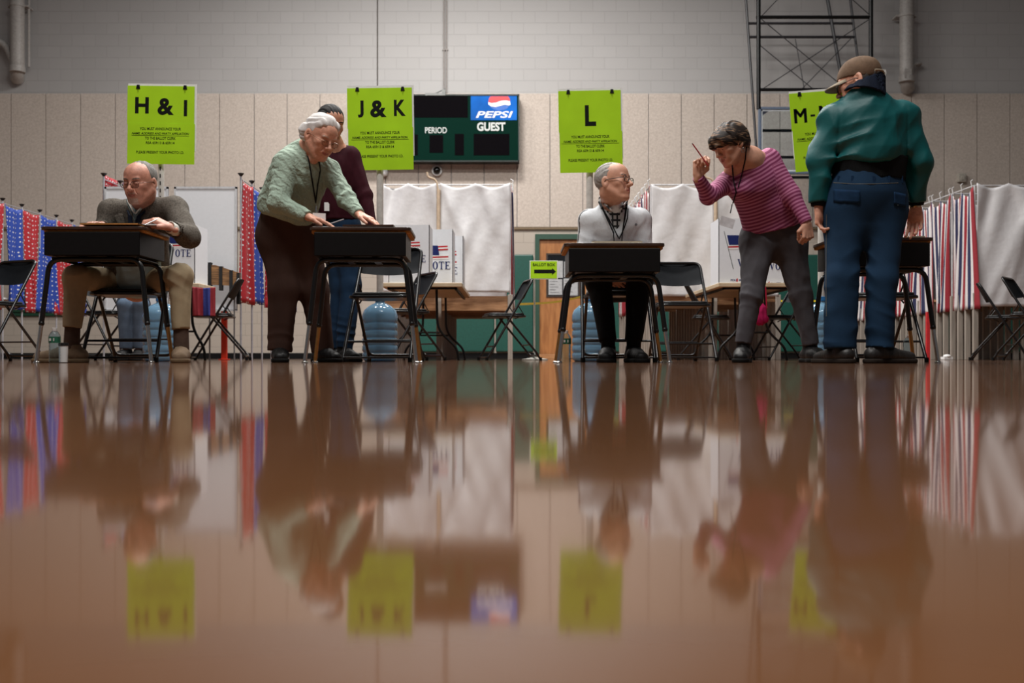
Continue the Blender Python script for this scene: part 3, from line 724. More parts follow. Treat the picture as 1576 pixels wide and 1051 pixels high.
def water_jug(x, Y, label):
    t = tag(empty('water_jug', (x, Y, 0)), label, 'water jug', 'blue tinted water jugs holding the sign posts')
    prof = [(.11, 0), (.128, .012), (.132, .03)]
    for k in range(5):
        z = .045+k*.056; prof += [(.132, z), (.133, z+.012), (.127, z+.018), (.127, z+.026), (.133, z+.034), (.133, z+.05)]
    prof += [(.132, .35), (.12, .385), (.08, .42), (.036, .44), (.034, .455)]
    inner = [(max(r-.003, .02), z+(.003 if z < .01 else 0)) for r, z in prof][::-1]
    b = MB(); b.lathe(prof+inner, n=32); b.build('bottle_shell', jug_m, t, smooth=60)
    b = MB(); b.lathe([(.036, .452), (.039, .455), (.039, .485), (.03, .487)], n=20); b.build('neck_ring', mat('blue_cap', (40, 110, 170), .4), t, smooth=40)
    return t
heads = {'HI': [('H', -31, 45, 19, 25), ('&', 8, 46, 24, 26), ('I', 38, 46, 4.5, 25)],
         'JK': [('J', -29, 32, 9, 26), ('&', -2, 32, 25, 26), ('K', 31, 31, 18, 25)],
         'L': [('L', 1, 38.5, 17, 32)], 'M': [('M', -35, 35, 18, 22), ('-', -16, 36, 7, 3), ('M', 4, 33, 18, 22)]}
heads['HI'] = [('H', -29, 30, 21, 25), ('&', 7.5, 31.5, 25, 26), ('I', 38, 33.5, 5, 25)]
lettered_sign('lime green sign with H & I on a post, leftmost of the signs', 248, 133, 253, 103, 192, heads['HI'], .8, 246)
lettered_sign('lime green sign with J & K on a post beside the scoreboard', 585, 136, 262, 99.5, 198, heads['JK'], -.8, 584)
lettered_sign('lime green sign with the single letter L on a post', 908, 140, 266, 96, 204, heads['L'], -1.0, 908)
lettered_sign('lime green sign with M - M, tilted, partly behind the green jacket', 1268, 141, 262, 100, 198, heads['M'], -4.5, 1266)
for px, lb in ((239, 'blue tinted water jug under the left desk chair, holding the H & I post'), (584, 'blue tinted water jug holding the J & K sign post'), (908, 'pale water jug on the floor holding the L sign post'), (1266, 'blue tinted water jug between the bending woman and the jeans, holding the M sign post')):
    q = {239: 246}.get(px, px); water_jug(PX(q, SGY), SGY+.03, lb)
# ballot box sign
BY = F_PX/155.0; t = tag(empty('arrow_sign', (PX(823, BY), BY, 0)), 'small lime ballot box sign with a black arrow on a thin stand', 'sign')
b = MB(); b.lathe([(.13, 0), (.13, .012), (.02, .03)], n=24); b.tube([(0, 0, .02), (0, 0, PZ(404, BY))], .006, 8); b.build('stand', mat('pale_metal', (176, 176, 168), .4), t, smooth=40)
def ap(px, py): return PX(px, BY)-PX(823, BY), PZ(py, BY)
b = MB(); a = ap(815, 430); c = ap(858.5, 401); b.bb((a[0], -.012, a[1]), (c[0], -.008, c[1])); b.build('laminate', paper_w, t)
b = MB(); a = ap(816.5, 428.6); c = ap(857, 402.2); b.bb((a[0], -.0145, a[1]), (c[0], -.0122, c[1])); sh = b.build('sheet', lime, t)
b = MB(); x, z = ap(837, 407.5); text_mesh(b, 'BALLOT BOX', x, z, -.0147, width=34/155, height=4.4/155, bold=.015, depth=.001)
b.build('lettering', ink, sh); b = MB(); b.prism([ap(822, 415), ap(849.5, 415), ap(849.5, 412.6), ap(855.5, 418), ap(849.5, 423.2), ap(849.5, 420.6), ap(822, 420.6)], -.0157, -.0147); b.build('arrow_print', ink, sh)
# yellow tape
b = MB(); p0, p1, p2 = P(800, 468, 10.3), P(900, 455, 14.8), P(1300, 463, 15.0)
for a, c in ((p0, p1), (p1, p2)):
    n = 14; pts = [a.lerp(c, i/n)+Vector((0, 0, -.03*math.sin(math.pi*i/n))) for i in range(n+1)]
    for i in range(n):
        u, v = pts[i], pts[i+1]; h = Vector((0, .004, .012)); b.add([u-h, v-h, v+h, u+h], [(0, 1, 2, 3)])
o = b.build('barrier_tape', mat('yellow_tape', (214, 190, 30), .4)); sd = o.modifiers.new('t', 'SOLIDIFY'); sd.thickness = .001
tag(o, 'thin yellow barrier tape strung past the oak door', 'tape')

# ---------------------------------------------------------------- voting booths
legw = m_wood('grey_brown_leg', (136, 130, 122), (166, 156, 146), (20, 20, .6), .6)
shelf_m = m_wood('tan_shelf', (140, 102, 70), (172, 130, 94), (1, 6, 8), .5)
sheet_m = mat('white_vinyl_sheet', (205, 204, 206), .38, var=.03, bump=.25, bs=5, bd=.05)
stripe_m = m_bands('striped_cloth', [(0, (140, 20, 36)), (.22, (212, 208, 208)), (.38, (26, 32, 72)), (.56, (212, 208, 208)), (.70, (140, 20, 36)), (.88, (214, 210, 210))], .235)
star_r, star_b = m_stars('red_star_cloth', (150, 16, 30)), m_stars('blue_star_cloth', (22, 56, 142))
rod_m = mat('white_rod', (196, 196, 198), .4)
def curtain(name, m, parent, p0, p1, z0, z1, nf, amp, seed=0, sag=.0, ns=5, ugain=1.0, lean=0, slant=0):
    """hanging cloth between two points (x,y), folds across it, top scalloped between hooks"""
    p0, p1 = Vector((*p0, 0)), Vector((*p1, 0)); L = (p1-p0).length; d = (p1-p0)/L; nrm = Vector((-d.y, d.x, 0)); r = random.Random(seed)
    ph = [r.uniform(0, 6) for _ in range(6)]
    def fn(a, v):
        zt = z1-sag*abs(math.sin(math.pi*ns*a))**.8; z = zt+(z0-zt)*(1-v)
        w_ = .25+.75*(1-v)**.6 if sag == 0 else .5+.5*(1-v)
        off = amp*(math.sin(2*math.pi*nf*a+ph[0]+.8*math.sin(3*v+ph[1]))+.4*math.sin(2*math.pi*nf*2.3*a+ph[2]+2*v))*w_
        side = slant*(1-v)*math.sin(5*a+ph[3])
        return p0+d*(a*L+side)+nrm*off+Vector((0, 0, z)), a*L*ugain, v*(z1-z0)
    return sheet(fn, max(24, int(nf*12)), 24, name, m, parent)
def white_sheet(name, parent, x0, x1, y, z0, z1, seed, sag=.05, ns=2):
    r = random.Random(seed); cs = [(r.uniform(x0, x1), r.uniform(.3, 1.2), r.uniform(-1, 1)) for _ in range(4)]
    def fn(a, v):
        x = x0+(x1-x0)*a; zt = z1-sag*abs(math.sin(math.pi*ns*a)); z = z0+(zt-z0)*v; o = 0
        for cx_, f, s_ in cs: o += .035*math.exp(-((x-cx_-s_*(1-v)*.6)/.07)**2)*math.sin(3*v*f+s_*3)
        o += .012*math.sin(7*x+4*z+seed)+.006*math.sin(23*x-9*z)
        return Vector((x, y+o, z)), x, z
    return sheet(fn, 40, 40, name, sheet_m, parent)
def booth_row(x0, xm, x1, Y0, n, dy, sides, zt, zwb, zsb, front_z, lab, group, sagt=.05, frontsplit=True, seed=0, dark=False):
    for k in range(n):
        y0 = Y0+k*dy; y1 = y0+dy
        t = tag(empty('voting_booth', ((x0+x1)/2, y0, 0)), lab(k), 'voting booth', group)
        ox = (x0+x1)/2; loc = lambda x, y: (x-ox, y-y0)
        for x in (x0, xm, x1):
            for yy in ((y0, y0+dy*.34, y0+dy*.67) if k < n-1 else (y0, y0+dy*.34, y0+dy*.67, y1)):
                q = loc(x, yy); b = MB(); b.bb((q[0]-.028, q[1]-.018, 0), (q[0]+.028, q[1]+.018, .74)); b.build('leg', legw, t, bevel=.003)
        b = MB()
        for a_, c_ in ((x0, xm), (xm, x1)): b.bb((a_-ox, .02, .70), (c_-ox, dy-.02, .725)); b.bb((a_-ox, .02, .56 if sides[0] > 0 else .66), (c_-ox, .04, .70))
        b.build('writing_shelf', shelf_m, t)
        b = MB()
        for x in (x0, xm, x1):
            q = loc(x, y0+.02); b.tube([(q[0], q[1], .72), (q[0], q[1], zt)], .010, 8)
        b.tube([(x0-ox, .02, zt), (x1-ox, .02, zt)], .008, 8)
        for s_ in sides: x = x0 if s_ < 0 else x1; b.tube([(x-ox, .025, zt), (x-ox, dy-.01, zt)], .008, 8)
        b.build('curtain_rods', rod_m, t, smooth=40)
        for s_ in sides:
            x = (x0-.02 if s_ < 0 else x1+.02)-ox
            curtain('striped_curtain', stripe_m, t, (x, .01), (x, dy-.01), zsb, zt-.01, 3, .026, seed+k*3+s_, .09, 2, 1.5, slant=.13)
            b = MB()
            for h in (0.06, .5, .9): b.tube([(x, dy*h, zt-.02), (x+.015*s_, dy*h, zt+.05), (x-.015*s_, dy*h+.02, zt+.07)], .006, 6)
            b.build('curtain_hook', white_p, t)
        if k == 0:
            white_sheet('white_end_sheet', t, x0-ox, xm-ox-.02, -.03, zwb, front_z, seed+1)
            white_sheet('white_end_sheet', t, xm-ox+.02, x1-ox, -.03, zwb, front_z, seed+2)
            b = MB(); b.tube([(xm-ox, -.06, 1.32), (xm-ox, -.06, 1.92)], .022, 10); b.tube(fillet([(xm-ox, -.06, 1.9), (xm-ox-.03, -.06, 2.04), (xm-ox-.12, -.06, 2.06), (xm-ox-.13, -.06, 2.12)], .05), .012, 8); b.build('centre_post', mat('tan_post', (186, 166, 144), .6), t, smooth=40)
        else:
            white_sheet('divider_sheet', t, x0-ox+.05, x1-ox-.05, .05, .74, zt-.1, seed+k*5, .03)
ordw = ['nearest', 'second', 'third', 'fourth', 'fifth', 'sixth', 'seventh']
booth_row(-1.5, -.83, -.02, 11.3, 5, .62, (1,), 1.99, .765, .60, 2.0, lambda k: f'voting booth with white sheet and striped curtain, {ordw[k]} in the middle row', 'middle row of voting booths', seed=3)
booth_row(1.58, 2.3, 3.02, 11.3, 5, .62, (-1,), 1.99, .72, .60, 1.99, lambda k: f'voting booth with striped curtain, {ordw[k]} in the row behind the bending woman', 'row of voting booths behind the bending woman', seed=11)
booth_row(5.12, 5.85, 6.6, 11.0, 7, .56, (-1,), 1.93, .59, .56, 1.95, lambda k: f'voting booth with striped curtain, {ordw[k]} in the right-hand row', 'right-hand row of voting booths', seed=21)
# starred booths on thin poles
pole_m = mat('pale_pole', (150, 150, 156), .4)
def star_row(x_out, x_in, Y0, n, dy, cols, lab, group, zt=1.88, zb=.585, panels=None, both=False, seed=0):
    for k in range(n):
        y0 = Y0+k*dy; t = tag(empty('voting_booth', (x_out, y0, 0)), lab(k, cols[k % len(cols)]), 'voting booth', group)
        xi = x_in-x_out
        for x in (0, xi):
            b = MB(); b.tube([(x, 0, 0), (x, 0, zt)], .0105, 8); p = b.build('pole', pole_m, t, smooth=40)
            b = MB(); b.lathe([(.008, zt-.01), (.012, zt), (.034, zt+.028), (.0, zt+.036)], (x, 0, 0), 10); b.build('cap', blackp, p, smooth=40)
        b = MB(); b.tube([(0, 0, zt-.03), (0, dy, zt-.03)], .006, 6); b.tube([(xi, 0, zt-.03), (xi, dy, zt-.03)], .006, 6); b.build('side_rail', pole_m, t)
        cm = star_r if cols[k % len(cols)] == 'red' else star_b
        curtain('starred_curtain', cm, t, (.015*(1 if xi < 0 else -1), .02), (.015*(1 if xi < 0 else -1), dy-.02), zb+.02*(k % 2), zt-.035, 2, .02, seed+k, .03, 1, 1.0, slant=.12)
        if both: curtain('starred_curtain', cm, t, (xi-.015, .02), (xi-.015, dy-.02), zb+.4, zt+.02, 2, .015, seed+k+50, .0, 1)
        b = MB(); b.bb((xi+.02, .03, .72), (-.02, dy-.03, .74)); b.build('writing_shelf', white_p, t)
        if k == 0 and panels:
            for a_, c_ in panels:
                b = MB(); b.bb((a_-x_out, -.03, .51), (c_-x_out, -.018, 1.755)); b.build('white_end_panel', mat('white_corrugated', (208, 211, 216), .5, var=.02), t)
                b = MB()
                for q in ((a_, a_+.02, .51, 1.765), (c_-.02, c_, .51, 1.765), (a_, c_, 1.745, 1.768), (a_, c_, .5, .52)): b.bb((q[0]-x_out, -.036, q[2]), (q[1]-x_out, -.014, q[3]))
                b.build('panel_frame', mat('light_aluminium', (186, 188, 192), .4), t)
star_row(-6.02, -7.0, 11.30, 6, .463, ['red', 'blue', 'red', 'blue', 'red', 'blue'], lambda k, c: f'{c} starred curtain booth, {ordw[k]} in the row at the left edge', 'left-edge row of starred booths', seed=5)
star_row(-2.77, -4.17, 10.17, 6, .43, ['red', 'blue'], lambda k, c: f'{c} starred curtain booth, {ordw[k]} in the row between the left two desks', 'row of starred booths between the left desks', panels=((-4.15, -3.5), (-3.44, -2.8)), both=True, seed=31)
# things in front of the starred booth
SYY = 9.95
b = MB(); b.bb((PX(303, SYY), SYY, PZ(441, SYY)), (PX(369, SYY), SYY+.02, PZ(407, SYY))); t = tag(empty('wooden_rack', (0, 0, 0)), 'x', 'rack')
bpy.data.objects.remove(t)
t = tag(empty('strapped_board', (PX(335, SYY), SYY, 0)), 'brown wood-grain board with four black straps hanging on the white booth panel', 'board')
b = MB(); x = lambda p: PX(p, SYY)-PX(335, SYY)
b.prism([(x(303), PZ(407, SYY)), (x(332), PZ(408, SYY)), (x(369), PZ(420, SYY)), (x(369), PZ(440, SYY)), (x(322), PZ(438, SYY)), (x(303), PZ(432, SYY))], 0, .03); b.build('wood_panel', m_wood('streaky_wood', (96, 66, 40), (160, 118, 76), (1, 1, 12), .5), t)
for p, a, c in ((323, 404, 460), (340, 410, 447), (356, 416, 452), (367, 420, 468), (307, 430, 455)):
    b = MB(); b.bb((x(p-2.6), -.012, PZ(c, SYY)), (x(p+2.4), -.001, PZ(a, SYY))); b.bb((x(p-2.4), .031, PZ(c, SYY)), (x(p+2.2), .04, PZ(a, SYY))); b.bb((x(p-2.6), -.012, PZ(a+1, SYY)), (x(p+2.4), .04, PZ(a, SYY))); b.build('strap', blackp, t)
b = MB(); b.tube([(x(322), .015, 0), (x(322), .015, PZ(438, SYY))], .008); b.tube([(x(360), .015, 0), (x(360), .015, PZ(438, SYY))], .008); b.build('stand', grey_m, t)
def cloth_drape(label, Y, x0, x1, y0, y1, m, seed):
    o = curtain('draped_cloth', m, None, (PX(x0, Y), Y), (PX(x1, Y), Y+.05), PZ(y1, Y), PZ(y0, Y), 2, .02, seed, .01, 1); tag(o, label, 'cloth'); return o
cloth_drape('red and blue cloth hanging below the white table edge beside the tan trousers', 8.95, 296, 329, 441, 486, m_bands('red_blue_cloth', [(0, (130, 22, 36)), (.42, (28, 44, 120)), (.7, (130, 22, 36))], .22), 4)
b = MB(); Y = 10.6; x0, x1 = PX(340, Y), PX(348.5, Y); b.bb((x0, Y, .0), (x1, Y+.05, PZ(462, Y))); b.bb((x0-.02, Y-.03, 0), (x1+.02, Y+.08, .012)); tag(b.build('marker_post', mat('orange_plastic', (226, 60, 30), .45), bevel=.006), 'orange-red upright marker post behind the side-on chair on the left', 'marker post')

# ---------------------------------------------------------------- folding tables with voting screens
tt_m = m_wood('pale_table_top', (176, 156, 128), (196, 178, 150), (1, 5, 1), .5)
navy = mat('navy_print', (28, 40, 96), .6, var=0); redp = mat('red_print', (178, 34, 42), .6, var=0)
box_w = mat('white_cardboard', (212, 216, 222), .6, var=.02)
def folding_table(label, xl, xr, Y0, L, ztop=.735):
    t = tag(empty('folding_table', ((xl+xr)/2, Y0, 0)), label, 'table'); W = xr-xl
    b = MB(); b.bb((-W/2, 0, ztop-.04), (W/2, L, ztop)); b.build('table_top', tt_m, t, bevel=.006)
    b = MB(); b.bb((-W/2+.05, .05, ztop-.06), (-W/2+.075, L-.05, ztop-.041)); b.bb((W/2-.075, .05, ztop-.06), (W/2-.05, L-.05, ztop-.041)); b.bb((-W/2+.05, .05, ztop-.06), (W/2-.05, .075, ztop-.041)); b.build('apron', black_m, t)
    for y in (.25, L-.25):
        b = MB()
        for q in (-1, 1): b.tube(fillet([(q*W*.16, y, ztop-.05), (q*W*.17, y, .30), (q*W*.42, y, .12), (q*W*.44, y, .0)], .1), .0125, 10)
        b.tube([(-W*.2, y, .27), (W*.2, y, .27)], .009, 8); b.build('leg_frame', black_m, t, smooth=50)
    return t
T1 = folding_table('folding table in the middle with three white voting screens', PX(587, 9.4), PX(711, 9.4), 9.4, 1.8)
T2 = folding_table('folding table behind the bending woman with white voting screens', PX(1106, 9.4), PX(1106, 9.4)+.76, 9.4, 1.8)
T3 = folding_table('white-edged folding table behind the seated man in the blazer', PX(232, 9.0), PX(307, 9.0), 9.0, .5, .70)
def glyph(mb, ch, x, z, w_, h, y, d=.0015):
    """serif capitals V O T E"""
    k = .17*w_; s = .055*h; P_ = lambda pts: mb.prism([(x+a*w_, z+c*h) for a, c in pts], y-d, y)
    if ch == 'V': P_([(.02, 1), (.30, 1), (.56, .28), (.50, 0), (.44, 0)]); P_([(.56, .28), (.80, 1), (.90, 1), (.52, 0), (.47, 0)]); P_([(-.04, 1), (.40, 1), (.40, .94), (-.04, .94)]); P_([(.66, 1), (1.02, 1), (1.02, .94), (.66, .94)])
    if ch == 'O':
        n = 20
        for i in range(n):
            a0, a1 = 2*math.pi*i/n, 2*math.pi*(i+1)/n; o = lambda a, r: (.5+.5*math.cos(a)*(1 if r else .46), .5+.52*math.sin(a)*(1 if r else .86))
            P_([o(a0, 1), o(a1, 1), o(a1, 0), o(a0, 0)])
    if ch == 'T': P_([(.38, 0), (.62, 0), (.62, 1), (.38, 1)]); P_([(0, 1), (1, 1), (1, .92), (0, .92)]); P_([(0, 1), (.08, 1), (.06, .7), (0, .7)]); P_([(.92, 1), (1, 1), (1, .7), (.94, .7)]); P_([(.26, 0), (.74, 0), (.74, .06), (.26, .06)])
    if ch == 'E': P_([(.1, 0), (.36, 0), (.36, 1), (.1, 1)]); P_([(0, 1), (.9, 1), (.9, .92), (0, .92)]); P_([(0, 0), (.95, 0), (.95, .08), (0, .08)]); P_([(.3, .46), (.68, .46), (.68, .54), (.3, .54)]); P_([(.82, 1), (.9, 1), (.9, .72), (.86, .72)]); P_([(.87, 0), (.95, 0), (.95, .3), (.9, .3)]); P_([(.62, .36), (.68, .36), (.68, .64), (.62, .64)])
def voting_screen(label, px0, px1, pyt, Y, ztab, text_c, flagx, wave=False, tw=34, th=10.5, tz=None, master=True, flag_z=None):
    s_ = F_PX/Y; x0, x1 = PX(px0, Y), PX(px1, Y); zt = PZ(pyt, Y)
    t = tag(empty('voting_screen', ((x0+x1)/2, Y, ztab)), label, 'voting screen', 'white cardboard voting screens on the tables'); cx_ = (x0+x1)/2; W = x1-x0; H = zt-ztab
    b = MB(); b.bb((-W/2, 0, 0), (W/2, .006, H)); b.bb((-W/2, 0, 0), (-W/2+.006, .38, H)); b.bb((W/2-.006, 0, 0), (W/2, .38, H)); b.build('cardboard_walls', box_w, t)
    X = lambda px: PX(px, Y)-cx_; Z = lambda py: PZ(py, Y)-ztab
    b = MB(); n = len('VOTE'); tx = X(text_c-tw/2); gw = tw/s_/4
    for i, ch in enumerate('VOTE'): glyph(b, ch, tx+i*gw+gw*.04, Z(tz+th/2), gw*.86, th/s_, -.0005)
    if master: text_mesh(b, 'POLL  MASTER II', X(text_c-12), Z(tz+26.5), -.0005, width=33/s_, height=3.2/s_, bold=.03, depth=.001)
    b.build('lettering', navy, t)
    b = MB(); fz = flag_z or tz-28; fx = flagx
    if master:
        q = X(text_c-18.5); zz = Z(tz+26.5); b.cur = 0; b.prism([(q-.008, zz-.012), (q+.002, zz-.02), (q+.008, zz+.0), (q+.003, zz+.02), (q-.004, zz+.012)], -.002, -.0005)
    for k in range(6):
        b.cur = 0 if k % 2 == 0 else 1
        a = fz+k*2.3+1; off = .7*k*.35; xs0 = fx+(0 if k > 2 else 13.5)
        if k < 3: b.prism([(X(fx+16+off), Z(a)), (X(fx+34+off), Z(a-1)), (X(fx+34+off), Z(a+1.2)), (X(fx+16+off), Z(a+2.2))], -.0018, -.0005)
        else: b.prism([(X(fx+2+off), Z(a+7)), (X(fx+34+off), Z(a+6)), (X(fx+34+off), Z(a+8)), (X(fx+2+off), Z(a+9))], -.0018, -.0005)
    b.cur = 2; b.prism([(X(fx+1), Z(fz)), (X(fx+19), Z(fz)), (X(fx+21), Z(fz+15)), (X(fx+4), Z(fz+15))], -.0022, -.0005)
    b.cur = 3; b.prism([(X(fx-4), Z(fz-6)), (X(fx-3.2), Z(fz-6)), (X(fx+11), Z(fz+52)), (X(fx+10.2), Z(fz+52))], -.0018, -.0005)
    b.build('flag_print', [redp, paper_w, navy, blackp], t)
    return t
voting_screen('white voting screen, nearest and tallest on the middle folding table', 598, 661, 346, 9.45, .735, 640, 612, tz=398, th=11, tw=32, master=False, flag_z=372)
voting_screen('white voting screen, second on the middle folding table', 640, 697, 353, 9.9, .735, 675, 655, tz=408.5, th=12, tw=38, master=False, flag_z=378)
voting_screen('white voting screen, farthest on the middle folding table', 660, 713, 363, 10.4, .735, 688, 668, tz=416.5, th=11, tw=34, master=False, flag_z=386)
voting_screen('white voting screen with flag left of the bending woman\'s leg', 1106, 1156, 336, 9.45, .735, 1154-1, 1118, tz=404.5, th=11.5, tw=36, flag_z=362)
voting_screen('white voting screen seen between the bending woman\'s legs', 1159, 1211, 336, 9.44, .735, 1202, 1170, tz=409.5, th=11.5, tw=36, flag_z=366)
voting_screen('white voting screen behind the blazer man\'s elbow', 245, 300, 345, 9.1, .70, 278, 255, tz=389.5, th=11, tw=34, master=False, flag_z=360)
# pink bag between the side-on chairs, red post, bottles, cup
t = tag(empty('tote_bag', (PX(1168, 9.3), 9.25, 0)), 'magenta cloth bag hanging behind the bending woman, under the table', 'bag')
S_ = SDF(); S_.ell((0, 0, PZ(483, 9.25)), (.07, .04, .11), None, .02).ell((.01, 0, PZ(491, 9.25)), (.075, .04, .05), None, .02); S_.disp.append(folds(.008, 26, 3)); V, Fc = S_.mesh(.008); np_obj('bag_body', V, Fc, mat('magenta_cloth', (140, 14, 66), .8), parent=t)
b = MB(); b.tube(fillet([(-.06, 0, .48), (-.05, 0, .70), (.05, 0, .70), (.06, 0, .48)], .04), .006, 6); b.build('strap', mat('red_strap', (150, 24, 50), .6), t)
b = MB(); Y = 11.9; b.bb((PX(998, Y), Y, 0), (PX(1004, Y), Y+.03, PZ(470, Y))); tag(b.build('marker_post', mat('red_plastic', (200, 44, 50), .5), bevel=.004), 'thin red marker post seen between the seated fleece man\'s legs', 'marker post')
b = MB(); Y = 10.6; b.bb((PX(1426, Y), Y, 0), (PX(1432, Y), Y+.03, PZ(480, Y))); tag(b.build('marker_post', mat('red_plastic', ()), bevel=.004), 'thin red marker post behind the leg of the rightmost desk', 'marker post')
lab_m = mat('green_label', (30, 92, 70), .4, var=.3, vs=60)
def small_bottle(px, Y, label, h=.192, lbl=True):
    t = tag(empty('water_bottle', (PX(px, Y), Y, 0)), label, 'bottle', 'small clear water bottles on the floor')
    s_ = h/.2; pr = [(.027, 0), (.031, .006)]
    for k in range(6): z = .012+k*.017; pr += [(.031, z), (.0285, z+.008), (.031, z+.016)]
    pr += [(.032, .12), (.032, .15), (.028, .163), (.018, .178), (.0125, .184)]
    pr = [(r*s_, z*s_) for r, z in pr]; b = MB(); b.lathe(pr+[(max(r-.0012, .008), z) for r, z in pr][::-1], n=24); b.build('bottle_body', glass_clear, t, smooth=60)
    b = MB(); b.lathe([(.0138*s_, .182*s_), (.0142*s_, .184*s_), (.0142*s_, .2*s_), (.012*s_, .201*s_)], n=18); b.build('cap', white_p, t, smooth=40)
    if lbl:
        b = MB(); b.lathe([(.0325*s_, .115*s_), (.0325*s_, .15*s_)], n=24); o = b.build('label_band', lab_m, t, smooth=60)
        b = MB(); b.box((-.01, -.0335*s_, .133*s_), (.010, .001, .014)); b.box((.01, -.0335*s_, .133*s_), (.006, .001, .016)); b.build('label_print', white_p, t)
small_bottle(84, 5.60, 'small clear water bottle with green label by the left desk leg', .197)
small_bottle(871, 5.95, 'small clear water bottle behind the left leg of the low desk', .192)
small_bottle(1397, 6.3, 'small clear water bottle behind the jeans man\'s right shoe', .17, False)
t = tag(empty('paper_cup', (PX(98, 5.72), 5.72, 0)), 'upturned white paper cup with a dark rim beside the water bottle', 'cup')
b = MB(); b.lathe([(.021, .004), (.0245, .10), (.0225, .10), (.019, .006), (0.001, .006)], n=24); b.build('cup_wall', paper_w, t, smooth=50); b = MB(); b.lathe([(.0262, .098), (.0262, .114), (.02, .116)], n=24); b.build('lid', blackp, t, smooth=40)
b = MB(); b.box((PX(1457, 10.8), 10.8, .02), (.09, .1, .03)); b.ball((PX(1457, 10.8), 10.79, .04), (.04, .05, .022), 8); tag(b.build('crumpled_paper', paper_w, smooth=60), 'crumpled white paper on the floor under the striped curtains', 'paper')

# ---------------------------------------------------------------- things on the desks
DY = 5.67
def on_desk(b, name, m, label, cat, **k): return tag(b.build(name, m, **k), label, cat)
b = MB(); z = .779; b.box((PX(171, 5.7), 5.80, z+.013), (.33, .26, .006)); on_desk(b, 'clipboard', board_m, 'brown clipboard lying on the left desk', 'clipboard')
b = MB(); b.box((PX(171, 5.7), 5.68, z+.0175), (.34, .02, .003)); b.box((PX(171, 5.7), 5.81, z+.0185), (.335, .25, .003)); on_desk(b, 'folder', blackp, 'black folder on top of the brown clipboard', 'folder')
b = MB(); b.box((PX(222, 5.8), 5.86, z+.022), (.13, .2, .006), .15); on_desk(b, 'paper_pad', paper_w, 'white paper pad under the blazer man\'s left hand', 'paper')
b = MB(); b.box((PX(128, 5.8), 5.95, z+.012), (.15, .15, .025), -.1); on_desk(b, 'envelope_stack', paper_w, 'white envelope stack on the left side of the left desk', 'envelopes')
b = MB(); z = .776; b.box((PX(567, 5.7), 5.80, z+.009), (.29, .23, .010)); on_desk(b, 'ballot_pad', desk_top_m, 'flat brown pad on the desk the white-haired woman leans on', 'pad')
b = MB(); slab(b, rrect(.10, .07, .02, c=(PX(495, 5.78), 5.78)), z, z+.012); on_desk(b, 'white_pouch', paper_w, 'small white pouch under the white-haired woman\'s right hand', 'pouch')
b = MB(); z = .685; b.box((PX(950, 5.7), 5.8, z+.006), (.285, .22, .010)); on_desk(b, 'envelope', mat('manila', (196, 184, 160), .7), 'pale folder lying on the low desk before the fleece man', 'folder')
b = MB(); b.box((PX(897, 5.8), 5.83, z+.003), (.12, .2, .004)); on_desk(b, 'paper_sheet', paper_w, 'white paper sheet at the left of the low desk', 'paper')
b = MB(); z = .723; b.box((PX(1415, 5.7), 5.84, z+.005), (.1, .2, .008)); on_desk(b, 'paper_sheet', mat('manila', ()), 'manila folder on the rightmost desk', 'folder')
# ================================================================ PEOPLE
def sdf_at(F, pts):
    X, Y, Z = pts[:, 0], pts[:, 1], pts[:, 2]; D = np.full(len(pts), .3)
    for pr in F.P:
        d = F._ev(pr, X, Y, Z); k = max(pr[2], 1e-6)
        if pr[1] == 'u': D = np.minimum(D, d)-np.maximum(k-np.abs(D-d), 0)**2/(4*k)
        else:
            if pr[1] == 's': d = -d
            D = np.maximum(D, d)+np.maximum(k-np.abs(D-d), 0)**2/(4*k)
    for fn in F.disp: D = D+np.where(np.abs(D) < .03, fn(pts), 0)
    return D
def on_surf(F, px, py, Y0=5.0, Y1=7.4, lift=.003):
    """first point of the garment met at that place, so that straps and badges lie on the cloth"""
    ys = np.arange(Y0, Y1, .004); pts = np.stack([(px-CX)/F_PX*ys, ys, CAM_H+(HZ-py)/F_PX*ys], 1)
    D = sdf_at(F, pts); i = np.nonzero(D < lift)[0]
    return Vector(pts[i[0]]) if len(i) else None
def strand(name, F, pxs, r, m, parent, base, lift=.004, sub=6, Yd=None):
    out = []; last = Yd
    for (a, b_), (c, d) in zip(pxs[:-1], pxs[1:]):
        for k in range(sub):
            t = k/sub; p = on_surf(F, a+(c-a)*t, b_+(d-b_)*t, lift=lift)
            if p is None:
                if last is None: continue
                p = P(a+(c-a)*t, b_+(d-b_)*t, last)
            last = p.y; out.append(p)
    b = MB(); b.tube(out, r, 6); return b.build(name, m, parent, off=base, smooth=60)
skin = mat('fair_skin', (202, 150, 126), .5, var=.09, vs=45, bump=.12, bs=260, sss=.06, bd=.002)
skin_old = mat('aged_skin', (208, 152, 128), .5, var=.16, vs=60, bump=.35, bs=150, sss=.06, bd=.003)
skin_ruddy = mat('ruddy_skin', (190, 134, 114), .5, var=.16, vs=45, bump=.3, bs=180, sss=.05, bd=.003)
lipm = mat('lip', (170, 104, 92), .5, var=.05)
eye_w = mat('eye_white', (225, 220, 214), .2, var=.03); eye_i = mat('eye_iris', (52, 44, 38), .1, var=.05)
glass_l = mat('lens', (245, 248, 250), .03, 0, 0, trans=1)
